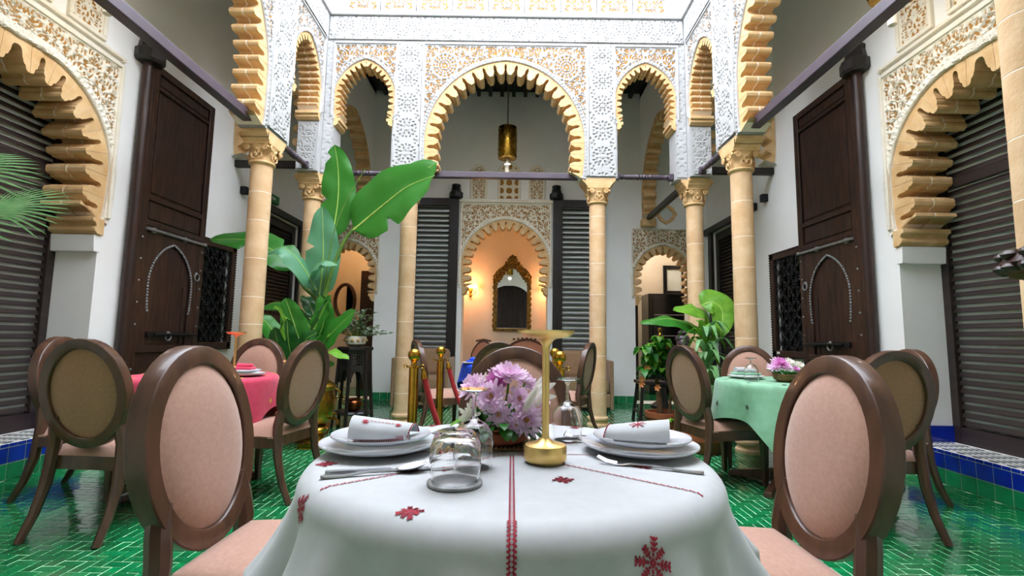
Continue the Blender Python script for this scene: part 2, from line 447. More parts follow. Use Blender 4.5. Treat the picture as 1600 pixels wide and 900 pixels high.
# ---------------------------------------------------------------- floor
def in_view(p):
    x, y, z = project(p); return z > .1 and -30 < x < 1630 and 0 < y < 930
fl = B(); fl.box(-3.8, 3.8, -1.6, 10.4, -.1, -.0022); floor = struct('floor', fl, 'grout')
TL, TW, G = .104, .052, .0058
tiles = []
def floor_tiles():
    out = []
    # single herringbone course rows: brick (k) steps along a staircase
    for a in range(-170, 171):
        for b in range(-60, 61):
            # staircase a, repeated every 2*TL along x (b)
            ox = a*TW+b*2*TL; oy = a*TW
            out.append((ox+TL/2, oy+TW/2, TL, TW))
            out.append((ox+TL+TW/2, oy+TW-TL/2+0.0, TW, TL))
    return out
allT = []
for (x, y, lx, ly) in floor_tiles():
    X, Y = x, y+3.5
    if -3.36 < X < 3.36 and -.2 < Y < 8.0: allT.append((X, Y, lx, ly))
def tile_mesh(b, X, Y, lx, ly, tilt=True):
    hx, hy = lx/2-G/2, ly/2-G/2
    tx = random.uniform(-.018, .018); ty = random.uniform(-.018, .018); dz = random.uniform(-.0008, .0008)
    zf = lambda x, y: dz+x*tx+y*ty
    b.add([(X-hx,Y-hy,zf(-hx,-hy)),(X+hx,Y-hy,zf(hx,-hy)),(X+hx,Y+hy,zf(hx,hy)),(X-hx,Y+hy,zf(-hx,hy)),
           (X-hx,Y-hy,-.008),(X+hx,Y-hy,-.008),(X+hx,Y+hy,-.008),(X-hx,Y+hy,-.008)],
          [(0,1,2,3),(0,4,5,1),(1,5,6,2),(2,6,7,3),(3,7,4,0)])
def tile_vis(t):
    x, y, z = project((t[0], t[1], 0))
    if z < .2 or not (-10 < x < 1610 and 640 < y < 910): return 1e9
    if 430 < x < 1120 and y > 655: return 1e9+z
    return z
order = sorted(range(len(allT)), key=lambda i: tile_vis(allT[i]))
near = set(order[:300]); rest = B()
for i, t in enumerate(allT):
    if i in near:
        b = B(); tile_mesh(b, 0, 0, t[2], t[3]); obj('tile', b, 'green_tile', floor, loc=(t[0], t[1], 0))
    else: tile_mesh(rest, *t)
ft = obj('floor_tiles', rest, 'green_tile', floor); ft['kind'] = 'stuff'
rb = B(); rb.box(-3.76, 3.76, 8.0, 10.4, -.004, .0); obj('room_floor_covering', rb, 'green_tile_wall', floor)

# ---------------------------------------------------------------- walls
SIDE = arch_curve(.84, 2.38, 3.08, .80, 1.97)
BACKC = arch_curve(.735, 2.22, 3.004, .71, 1.86)
BACKS = arch_curve(.49, 2.06, 2.6, .475, 1.72)
def off(curve, uc, z0): return [(uc+curve[-1][0], z0)]+[(uc+x, z) for x, z in reversed(curve)]+[(uc+curve[0][0], z0)]
SILL = .245
def plain_tiles(parent, name, m, u0, u1, v0, v1, n, mapf, proud=.004, g=.0065):
    for i in range(n):
        a = u0+(u1-u0)*i/n+g/2; c = u0+(u1-u0)*(i+1)/n-g/2
        b = B(); b.prism([[(a, v0+g/2), (c, v0+g/2), (c, v1-g/2), (a, v1-g/2)]], -proud, 0, mapf); obj(name, b, m, parent)
for s, nm in ((-1, 'left'), (1, 'right')):
    b = B(); mp = mSideW(s)
    outer = [(-1.6, 0), (8.4, 0), (8.4, ZTOP), (-1.6, ZTOP)]
    win = [(5.32, .92), (5.93, .92), (5.93, 2.03), (5.32, 2.03)]
    dr = [(6.62, .02), (7.72, .02), (7.72, 2.75), (6.62, 2.75)]
    b.prism([outer, off(SIDE, SYC, SILL), win, dr], 0, .4, mp)
    wall = struct('wall_'+nm, b, 'plaster')
    arch_ring(wall, SIDE, SYC, mp, .012, .34, .2, .215, LOBE_KEY, layers=2)
    spandrel(wall, SIDE, SYC, mp, (SYC-.84, SYC+.84, 1.99, 3.34), 'stucco_cream', 21+s, .096, (), .0095, .075, .035)
    # imposts and plaster corbels under the arch feet
    for e in (-1, 1):
        y = SYC+e*.80
        prof = [(0,1.97),(.115,1.97),(.115,1.935),(.085,1.925),(.075,1.90),(.09,1.88),(.09,1.86),(.06,1.835),(0,1.83)]
        bb = B(); bb.prism([[(y-e*(p[0]-.01), p[1]) for p in prof]], -.035, .36, mp); obj('impost', bb, 'stone_carved', wall, bevel=.006)
        bb = B(); bb.prism([[(y+e*.01, 1.69), (y-e*.05, 1.69), (y-e*.06, 1.83), (y+e*.01, 1.83)]], -.015, .36, mp); obj('corbel', bb, 'plaster', wall, bevel=.004)
        bb = B(); bb.prism([[(y+e*.01, SILL+.13), (y-e*.01, SILL+.13), (y-e*.01, SILL), (y+e*.01, SILL)]], .0, .36, mp); obj('jamb_tile', bb, 'blue_tile', wall)
    # tiled step in the opening
    y0, y1 = SYC-.80, SYC+.80
    st = B(); st.prism([[(y0-.05, 0), (y1+.05, 0), (y1+.05, SILL-.004), (y0-.05, SILL-.004)]], -.012, .42, mp); step = obj('tiled_step', st, 'grout', wall)
    m2 = lambda u, v, d, mp=mp: mp(u, v, d-.012)
    plain_tiles(step, 'riser_tile', 'green_tile_wall', y0-.05, y1+.05, .0, .112, 14, m2)
    plain_tiles(step, 'riser_tile', 'blue_tile', y0-.05, y1+.05, .112, .222, 14, m2)
    plain_tiles(step, 'edge_tile', 'blue_tile', y0-.05, y1+.05, .222, .25, 28, m2)
    # mosaic tread: rows of slim coloured and white strips laid in blocks
    tread = lambda u, v, d, s=s: (s*(WX-.012+v), u, SILL+d)
    nb = 28
    for i in range(nb):
        u = y0-.05+(y1-y0+.1)*i/nb; wd = (y1-y0+.1)/nb
        tb = B()
        if i % 2 == 0:
            for k in range(7):
                tb.prism([[(u+.003, .03+k*.042), (u+wd-.003, .03+k*.042), (u+wd-.003, .052+k*.042), (u+.003, .052+k*.042)]], -.004, .004, tread)
            obj('mosaic_strip', tb, 'teal_tile', step)
            tb = B()
            for k in range(7):
                tb.prism([[(u+.003, .053+k*.042), (u+wd-.003, .053+k*.042), (u+wd-.003, .071+k*.042), (u+.003, .071+k*.042)]], -.004, .004, tread)
            obj('mosaic_strip', tb, 'white_tile', step)
        else:
            tb.prism([[(u+.003, .03), (u+wd-.003, .03), (u+wd-.003, .33), (u+.003, .33)]], -.004, .003, tread); obj('mosaic_tile', tb, 'white_tile', step)
    struct('wall_light_stop_'+nm, B().box(min(s*3.83, s*3.88), max(s*3.83, s*3.88), SYC-1.1, SYC+1.1, 0, 3.5), 'plaster')  # unseen wall added to stop sky light leaking through the shutter gaps
    # small pierced windows above the arch
    frame_rect(wall, (SYC-.84, SYC+.84, 3.40, 3.41), mp, .03, .035, 'stucco_cream')
    for dy in (-.48, 0, .48):
        u0, u1 = SYC+dy-.14, SYC+dy+.14
        carve('pierced_window', wall, (u0, u1, 3.50, 4.05), mp, lambda x, y: pat_scroll(x, y, .09, 5), .011, .004, 'stucco_cream', .012, None, SYC+dy)
        bb = B(); bb.flat([[(u0, 3.5), (u1, 3.5), (u1, 4.05), (u0, 4.05)]], -.003, mp); obj('ochre_ground', bb, 'ochre', wall)
        frame_rect(wall, (u0, u1, 3.5, 4.05), mp, .035, .03, 'stucco_cream', False)
    # tiled skirting
    bsb = struct('baseboard_'+nm, B().box(min(s*WX, s*(WX-.006)), max(s*WX, s*(WX-.006)), y1+.05, 6.6, 0, .12), 'grout')
    plain_tiles(bsb, 'skirting_tile', 'green_tile_wall', y1+.06, 6.6, .0, .12, 20, lambda u, v, d, s=s: (s*(WX-.006+d), u, v), .006)
    # black slab stands in for the unlit room behind the grille window
    struct('wall_shade_slab_'+nm, B().box(min(s*3.78, s*3.84), max(s*3.78, s*3.84), 5.1, 6.1, .7, 2.2), 'black_wood')
    struct('wall_behind_door_'+nm, B().box(min(s*3.77, s*3.84), max(s*3.77, s*3.84), 6.5, 7.8, 0, 2.9), 'black_wood')

b = B()
b.prism([[(-WX1, 0), (WX1, 0), (WX1, ZTOP), (-WX1, ZTOP)], off(BACKC, 0, .001), off(BACKS, -2.63, .001), off(BACKS, 2.63, .001)], 0, .4, mBackW)
wallB = struct('wall_back', b, 'plaster')
arch_ring(wallB, BACKC, 0, mBackW, .01, .2, .155, .16)
spandrel(wallB, BACKC, 0, mBackW, (-.745, .745, 1.88, 3.25), 'stucco_cream', 8, .10, (), .012, .06, .025)
for e in (-1, 1):
    arch_ring(wallB, BACKS, e*2.63, mBackW, .01, .2, .14, .13)
    spandrel(wallB, BACKS, e*2.63, mBackW, (e*2.63-.51, e*2.63+.51, 1.74, 2.86), 'stucco_cream', 15, .10, (), .012, .055, .02)
    for uc, hw, z, dpt in ((0, .71, 1.86, .22), (e*2.63, .475, 1.72, .22)):
        for g in ((e,) if uc == 0 else (-1, 1)):
            x = uc+g*hw
            bb = B(); bb.prism([[(x, z), (x-g*.10, z), (x-g*.10, z-.04), (x-g*.07, z-.06), (x-g*.07, z-.09), (x-g*.03, z-.13), (x, z-.13)]], -.02, dpt, mBackW); obj('impost', bb, 'stone_carved', wallB, bevel=.005)
    bb = B(); sgn = e
    # octofoil niche beside the transverse arch foot
for uc in (-.47, 0.045, .515):
    hw = .115 if abs(uc) > .1 else .16
    pr = [(uc-hw, 3.36), (uc+hw, 3.36)]+[(uc+hw*math.cos(a), 3.80+hw*1.1*math.sin(a)) for a in np.linspace(0, PI, 11)]
    bb = B(); bb.flat([pr], -.003, mBackW); obj('ochre_ground', bb, 'ochre', wallB)
    if abs(uc) > .1: pt = lambda x, y: pat_scroll(x, y, .07, 9)
    else: pt = lambda x, y: np.clip((np.abs(np.cos(PI*x/.14)*np.cos(PI*y/.14)-np.sin(PI*x/.14)*np.sin(PI*y/.14)*0)*-1+.42)*5, -1, 1)
    arc = [(-hw, 3.36)]+[(hw*math.cos(a), 3.80+hw*1.1*math.sin(a)) for a in np.linspace(PI, 0, 11)]+[(hw, 3.36)]
    # tracery clipped to the arched outline
    nu, nv = int(2*hw/.011), 54
    U, V = np.meshgrid(np.linspace(-hw, hw, nu), np.linspace(3.36, 3.80+hw*1.1, nv), indexing='ij')
    ins = (V < 3.80) | ((U/hw)**2+((V-3.80)/(hw*1.1))**2 < 1.0)
    Hh = pt(U, V); pts = np.stack([U+uc, WY-(.004+.010*Hh), V], -1)
    obj('pierced_window', B().npgrid(pts, ins), 'stucco_cream', wallB, smooth=True)
    rr = B(); rr.tube([(uc+p[0]*1.08, WY-.005, p[1]) for p in arc], .022, 8); obj('window_moulding', rr, 'stucco_cream', wallB, smooth=True)
bb = B().box(-.80, .80, WY-.05, WY, 3.28, 3.335); obj('cornice', bb, 'stucco_cream', wallB, bevel=.01)
# octofoil pierced niche
for e in (1, -1):
    ring = []; inner = []
    for k in range(48):
        a = 2*PI*k/48; r = .155+.022*abs(math.cos(2*a))**.6-.02*abs(math.sin(4*a)); ring.append((e*2.69+r*math.cos(a), 3.13+r*math.sin(a)))
        r = .105+.012*math.cos(4*a); inner.append((e*2.69+r*math.cos(a), 3.13+r*math.sin(a)))
    bb = B(); bb.prism([ring, inner], -.025, .0, mBackW); obj('octofoil_surround', bb, 'stone_carved', wallB)
    bb = B(); bb.flat([inner], -.004, mBackW); obj('octofoil_pane', bb, 'frosted', wallB)
bs = struct('baseboard_back', B().box(-2.1, -.74, WY-.006, WY, 0, .12).box(.74, 2.1, WY-.006, WY, 0, .12), 'grout')
for e in (-1, 1): plain_tiles(bs, 'skirting_tile', 'green_tile_wall', *( (.74, 2.12) if e > 0 else (-2.12, -.74)), 0, .12, 11, lambda u, v, d: (u, WY-.006+d, v), .006)
struct('wall_front', B().prism([[(-WX1, 0), (WX1, 0), (WX1, 5.25), (-WX1, 5.25)], off(arch_curve(1.0, 2.4, 3.3, .95, 2.0), 0, .001)], 0, .3, lambda u, v, d: (u, -1.6-d, v)), 'plaster')
cu = B(); pts = []
for i in range(61):
    x = -1.05+2.1*i/60
    for k in range(3): pts.append((x, -1.75+.04*math.sin(i*.9), k*1.7))
cu.grid(pts, 61, 3); tag(obj('curtain', cu, 'curtain', smooth=True), 'dark brown curtain hanging in the arch behind the viewer', 'curtain')

YF = 2*BYC-AY0
mFrontA = lambda u, v, d: (u, YF-d, v)
# rooms behind the back wall
struct('wall_alcove', B().box(-.95, 1.15, 9.8, 9.9, 0, 3.8).box(-1.05, -.95, 8.4, 9.9, 0, 3.8).box(1.05, 1.15, 8.4, 9.9, 0, 3.8).box(-1.05, 1.15, 8.4, 9.9, 3.7, 3.8), 'warm_wall')
struct('wall_room_left', B().box(-3.76, -1.05, 9.9, 10.0, 0, 3.8).box(-3.86, -3.76, 8.4, 10, 0, 3.8).box(-3.86, -1.05, 8.4, 10, 3.7, 3.8), 'warm_wall')
struct('wall_room_right', B().box(1.15, 3.76, 9.9, 10.0, 0, 3.8).box(3.76, 3.86, 8.4, 10, 0, 3.8).box(1.15, 3.86, 8.4, 10, 3.7, 3.8), 'room_wall')

# gallery ceilings with joists
cb = B().box(-WX1, WX1, AY1, WY, ZCEIL, ZCEIL+.12)
ceil = struct('ceiling', cb, 'ceiling_wood')
struct('ceiling_side_galleries', B().box(-AX1, AX1, -1.6, YF-.25, ZCEIL, ZCEIL+.12).box(-WX1, -AX1, -1.6, AY1, ZCEIL, ZCEIL+.12).box(AX1, WX1, -1.6, AY1, ZCEIL, ZCEIL+.12), 'plaster')
for i in range(24):
    x = -2.3+i*.2; obj('joist', B().box(x-.03, x+.03, AY1, WY, ZCEIL-.09, ZCEIL), 'ceiling_wood', ceil)

# ---------------------------------------------------------------- arcades
BIGB = arch_curve(.985, 3.42, 4.476, .945, ZI)
SMALL = arch_curve(.385, 3.97, 4.476, .345, 3.70)
BIGS = arch_curve(1.09, 3.48, 4.55, 1.06, ZI)
SJ = .36
def small_notch(uc): return [(uc-SJ, ZI), (uc-SJ, 3.70)]+[(uc+x, z) for x, z in SMALL]+[(uc+SJ, 3.70), (uc+SJ, ZI)]
def big_notch(curve, uc): return [(uc+x, z) for x, z in curve]
FRZ0 = 5.06
def small_impost(parent, uc, mapf, dep):
    for g in (-1, 1):
        x = uc+g*SJ; z = 3.70
        bb = B(); bb.prism([[(x+g*.005, z), (x-g*.075, z), (x-g*.075, z-.035), (x-g*.05, z-.045), (x-g*.055, z-.07), (x-g*.02, z-.10), (x+g*.005, z-.10)]], -.012, dep+.012, mapf)
        obj('impost', bb, 'stone_carved', parent, bevel=.004)
def arcade_faces(wall, mapf, lo, hi, smalls, big, bigc, pil, dep):
    rel = lambda rect, P=.3, uc=0, res=.0125: carve('stucco_relief', wall, rect, mapf, lambda x, y: pat_star(x, y, P), .010, .011, 'stucco', res, None, uc)
    for uc in smalls:
        arch_ring(wall, SMALL, uc, mapf, .008, dep-.008, .088, .085, LOBE_ROUND, layers=2)
        spandrel(wall, SMALL, uc, mapf, (uc-.385, uc+.385, 3.72, 4.67), 'stucco', 31, .108, (), .0105, .05, .02)
        small_impost(wall, uc, mapf, dep)
    arch_ring(wall, bigc, big, mapf, .008, dep-.008, .15, .165, LOBE if bigc is BIGB else LOBE_ROUND, layers=1 if bigc is BIGB else 2)
    W = max(p[0] for p in bigc); zt = max(p[1] for p in bigc)
    spandrel(wall, bigc, big, mapf, (big-W-.03, big+W+.03, ZI+.02, 4.67 if zt < 4.5 else 4.72), 'stucco', 44, .106, ((.76, 4.40, .17),), .0105, .06, .025)
    for (a, c) in pil:
        rel((a, c, ZI+.02, 4.70), min(.34, (c-a)), (a+c)/2)
    rel((lo+.02, hi-.02, 4.73, FRZ0-.03), .29, big)
    # string course and frieze of pierced panels
    bb = B(); bb.prism([[(lo, FRZ0-.02), (hi, FRZ0-.02), (hi, FRZ0+.03), (lo, FRZ0+.03)]], -.05, 0, mapf); obj('string_course', bb, 'stucco', wall, bevel=.012)
    n = int((hi-lo-.04)/.455)
    st = big-n*.455/2
    for i in range(n):
        u0 = st+i*.455+.035; u1 = u0+.385
        carve('frieze_panel', wall, (u0, u1, FRZ0+.07, FRZ0+.47), mapf, lambda x, y: pat_scroll(x, y-FRZ0-.27, .10, 12), .010, .004, 'stucco', .0125, None, (u0+u1)/2)
        bb = B(); bb.flat([[(u0, FRZ0+.07), (u1, FRZ0+.07), (u1, FRZ0+.47), (u0, FRZ0+.47)]], -.003, mapf); obj('ochre_ground', bb, 'ochre', wall)
        frame_rect(wall, (u0, u1, FRZ0+.07, FRZ0+.47), mapf, .03, .03, 'stucco', False)

out = [(-AX1, ZTOP), (-AX1, ZI)]+small_notch(-1.75)+[(-.99, ZI)]+big_notch(BIGB, 0)+[(.99, ZI)]+small_notch(1.75)+[(AX1, ZI), (AX1, ZTOP)]
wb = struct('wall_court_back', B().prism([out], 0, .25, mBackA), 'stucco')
arcade_faces(wb, mBackA, -AX0, AX0, (-1.75, 1.75), 0, BIGB, ((-1.37, -1.045), (1.045, 1.37)), .25)
for e in (-1, 1):
    carve('stucco_relief', wb, ((-2.235, -2.115) if e < 0 else (2.115, 2.235)) + (ZI+.02, 4.70), mBackA, lambda x, y: pat_star(x, y, .12), .006, .008, 'stucco', .0125, None, e*2.175)
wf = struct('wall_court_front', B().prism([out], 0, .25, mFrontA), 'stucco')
arcade_faces(wf, mFrontA, -AX0, AX0, (-1.75, 1.75), 0, BIGB, ((-1.37, -1.045), (1.045, 1.37)), .25)
YS1, YS2 = 5.27, 2*BYC-5.27
for s, nm in ((-1, 'left'), (1, 'right')):
    mp = mSideA(s)
    out = [(YF+.002, ZTOP), (YF+.002, ZI)]+small_notch(YS2)+[(BYC-1.10, ZI)]+big_notch(BIGS, BYC)+[(BYC+1.10, ZI)]+small_notch(YS1)+[(AY0-.002, ZI), (AY0-.002, ZTOP)]
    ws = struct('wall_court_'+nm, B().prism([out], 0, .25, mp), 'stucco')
    arcade_faces(ws, mp, YF+.03, AY0-.03, (YS1, YS2), BYC, BIGS, ((BYC+1.15, YS1-.40), (YS2+.40, BYC-1.15)), .25)
    # carved jamb faces that look towards the viewer
    jx = lambda u, v, d, s=s: (s*u, YS1+SJ+d, v)
    carve('stucco_relief', ws, (AX0+.02, AX1-.01, ZI+.02, 3.58), jx, lambda x, y: pat_star(x, y, .2), .006, .008, 'stucco', .0125, None, (AX0+AX1)/2)
    jx2 = lambda u, v, d, s=s: (s*u, BYC+1.06+d, v)
    # transverse arches: corner pier to back wall and corner pier to side wall
    TA = arch_curve(.93, 3.35, 4.42, .90, 3.02)
    tm = lambda u, v, d, s=s: (s*(2.27+d), u, v)
    tw = struct('wall_transverse_back_'+nm, B().prism([[(AY1, ZCEIL), (AY1, 3.0), (6.06, 3.0)]+[(7.0+x, z) for x, z in TA]+[(7.95, 3.0), (WY, 3.0), (WY, ZCEIL)]], 0, .2, tm), 'plaster')
    arch_ring(tw, TA, 7.0, tm, -.006, .206, .2, .13, LOBE_ROUND)
    for yy, g in ((7.93, -1), (6.08, 1)):
        obj('impost', B().box(s*2.25 if s > 0 else -2.49, 2.49 if s > 0 else -2.25, min(yy-.0, yy+g*.0)-.07, yy+.07, 2.90, 3.02), 'stone_carved', tw, bevel=.012)
    TB = arch_curve(.42, 3.75, 4.35, .40, 3.22)
    xm = lambda u, v, d, s=s: (s*u, 5.79+d, v)
    tw2 = struct('wall_transverse_side_'+nm, B().prism([[(AX1, ZCEIL), (AX1, 3.2)]+[(2.925+x, z) for x, z in TB]+[(WX, 3.2), (WX, ZCEIL)]], 0, .2, xm), 'plaster')
    arch_ring(tw2, TB, 2.925, xm, -.006, .206, .17, .11, LOBE_ROUND)
# ---------------------------------------------------------------- columns
RC = .101
def volute(b, c, r, ax, turn=1):
    # spiral scroll in the plane spanned by ax (horizontal) and z
    p = []
    for i in range(22):
        a = i/21*3.6*PI*turn; rr = r*(1-i/21*.82)
        p.append((c[0]+ax[0]*rr*math.cos(a), c[1]+ax[1]*rr*math.cos(a), c[2]+rr*math.sin(a)))
    b.tube(p, .0085, 5)
def column_parts(t, joints, corner=False, along='x', zi=ZI):
    zb, zas = .135, 2.68
    base = B().lathe([(.128,0),(.132,.018),(.128,.036),(.116,.042),(.110,.058),(.113,.07),(.124,.082),(.127,.098),(.122,.114),(.108,.122),(.104,.135)], 28)
    obj('base', base, 'stone', t, smooth=True)
    js = [zb]+joints+[zas]
    for a, c in zip(js[:-1], js[1:]):
        ra = RC*(1.015-.03*(a/2.7)); rc = RC*(1.015-.03*(c/2.7))
        obj('drum', B().lathe([(ra-.001, a+.003), (ra, a+.004), (rc, c-.004), (rc-.001, c-.003)], 28), 'stone', t, smooth=True)
    obj('mortar_core', B().lathe([(RC*1.013-.0012, zb), (RC*.985-.0012, zas)], 28), 'mortar', t, smooth=True)
    cap = B().lathe([(RC*.97, zas-.01), (.118, zas), (.123, zas+.012), (.118, zas+.024), (.104, zas+.03), (.108, zas+.08), (.12, zas+.14), (.135, zas+.178)], 28)
    co = obj('capital', cap, 'stone_carved', t, smooth=True)
    zv = zas+.142
    for k in range(4):
        a = k*PI/2; ax = (-math.sin(a), math.cos(a)); n = (math.cos(a), math.sin(a))
        vb = B()
        for g in (-1, 1):
            c = (n[0]*.132+ax[0]*g*.088, n[1]*.132+ax[1]*g*.088, zv)
            volute(vb, c, .03, (ax[0]*g, ax[1]*g))
            # leaf stems meandering round the bell
            pth = [(n[0]*.118+ax[0]*g*q[0], n[1]*.118+ax[1]*g*q[0], zas+q[1]) for q in ((.008,.035),(.03,.04),(.05,.06),(.048,.09),(.03,.10),(.018,.085),(.012,.11),(.03,.15))]
            vb.tube(pth, .008, 5)
        vb.sphere((n[0]*.124, n[1]*.124, zas+.13), .016, 8, 6); vb.sphere((n[0]*.120, n[1]*.120, zas+.075), .013, 8, 6, (1,1,1.6))
        obj('scrollwork', vb, 'stone_carved', co, smooth=True)
    # impost block: swept out with hollow ends along the arcade
    z0 = zas+.178
    def blk(axis, half, hw):
        pr = [(-.135, z0), (.135, z0), (.138, z0+.018), (.155, z0+.04), (half-.02, z0+.075), (half, z0+.095), (half, zi-.002), (-half, zi-.002), (-half, z0+.095), (-half+.02, z0+.075), (-.155, z0+.04), (-.138, z0+.018)]
        bb = B(); bb.prism([pr], -hw, hw, (lambda u, v, d: (u, d, v)) if axis == 'x' else (lambda u, v, d: (d, u, v)))
        ob = obj('impost', bb, 'stone_carved', t, bevel=.006)
        pl = B()
        for e in (-1, 1):
            pr2 = [(e*.17, z0+.052), (e*(half-.035), z0+.083), (e*(half-.035), z0+.098), (e*.17, z0+.07)]
            pl.prism([pr2], -hw-.006, hw+.006, (lambda u, v, d: (u, d, v)) if axis == 'x' else (lambda u, v, d: (d, u, v)))
        obj('moulding', pl, 'stone_carved', ob)
    if corner: blk('x', .20, .128); blk('y', .20, .128)
    else: blk(along, .205, .130)
def column(loc, label, joints, **k):
    t = thing('column', label, 'column', loc, 0, 'sandstone courtyard columns'); column_parts(t, joints, **k); return t
J = lambda *z: list(z)
column((-1.164, 5.89, 0), 'sandstone column behind the long drooping banana leaf, left of the blue table', J(.36,.78,1.2,1.62,2.0,2.36))
column((1.164, 5.89, 0), 'sandstone column beside the beige sofa, right of the tall mirror', J(.40,.83,1.17,1.56,1.94,2.30,2.52))
column((-2.365, 5.89, 0), 'corner sandstone column rising behind the stems of the big banana plant', J(.5,.95,1.4,1.85,2.3), corner=True)
column((2.365, 5.89, 0), 'corner sandstone column behind the bust and small banana plant', J(.45,.9,1.36,1.74,2.2), corner=True)
column((-2.365, 4.655, 0), 'sandstone column crossed by a banana leaf, behind the pink table', J(.35,.8,1.12,1.38,1.75,2.12,2.40), along='y')
column((2.365, 4.655, 0), 'sandstone column just left of the right grille window', J(.3,.72,1.06,1.38,1.73,2.03,2.38), along='y')
column((2.365, 1.99, 0), 'nearest sandstone column cut off by the right picture edge', J(.35,.68,1.0,1.32,1.64,1.91,2.2,2.45), along='y')
column((-2.365, 1.99, 0), 'nearest sandstone column just outside the left picture edge', J(.35,.68,1.0,1.32,1.64,1.91,2.2,2.45), along='y')

# ---------------------------------------------------------------- tie beams and spindles
def beam(label, x0, x1, y0, y1, z0, z1, m='beam', name='tie_beam'):
    tag(obj(name, B().box(x0, x1, y0, y1, z0, z1), m, bevel=.006), label, 'beam', 'dark tie beams')
beam('dark tie beam across the wide central arch', -.97, .97, 5.85, 5.93, 3.00, 3.075)
beam('long dark tie beam crossing the upper left corner above the wooden door', -2.41, -2.32, 2.2, 4.45, 3.0, 3.085)
beam('long dark tie beam crossing the upper right corner above the wooden door', 2.32, 2.41, 2.2, 4.45, 3.0, 3.085)
for s, nm in ((-1, 'left'), (1, 'right')):
    beam('plain dark tie beam from the %s corner column to the %s side wall' % (nm, nm), min(s*2.48, s*WX), max(s*2.48, s*WX), 5.86, 5.93, 3.10, 3.185, 'black_wood', 'gallery_beam')
    beam('slanting-seeming dark tie beam from the %s corner column to the back wall' % nm, s*2.36-.035, s*2.36+.035, 6.05, 7.98, 3.00, 3.075, 'black_wood', 'gallery_beam')
def spindle(label, a, c):
    t = thing('turned_spindle', label, 'spindle', a, 0, 'turned wooden tie spindles')
    d = Vector(c)-Vector(a); L = d.length; rot = Vector((0,0,1)).rotation_difference(d.normalized()).to_matrix().to_4x4()
    q = [0,.08,.10,.13,.16,.2,.3,.38,.40,.43,.455,.47,.5]; r = [.034,.036,.026,.036,.026,.031,.033,.031,.038,.028,.036,.028,.040]
    prof = [(rr, L*qq) for qq, rr in zip(q, r)]; prof += [(rr, L*(1-qq)) for qq, rr in list(zip(q, r))[-2::-1]]
    obj('turned_shaft', B().lathe(prof, 12, M=rot), 'beam', t, smooth=True)
    for z in (0, L-.07): obj('square_end', B().box(-.04, .04, -.04, .04, z, z+.07, M=rot), 'beam', t, bevel=.008)
spindle('turned dark wood spindle across the small back arch behind the banana plant', (-2.12, 5.89, 3.045), (-1.37, 5.89, 3.045))
spindle('turned dark wood spindle across the small back arch above the right doorway', (1.37, 5.89, 3.045), (2.12, 5.89, 3.045))
spindle('turned dark wood spindle slanting between the two left court columns', (-2.365, 4.87, 3.045), (-2.365, 5.66, 3.045))
spindle('turned dark wood spindle slanting between the two right court columns', (2.365, 4.87, 3.045), (2.365, 5.66, 3.045))

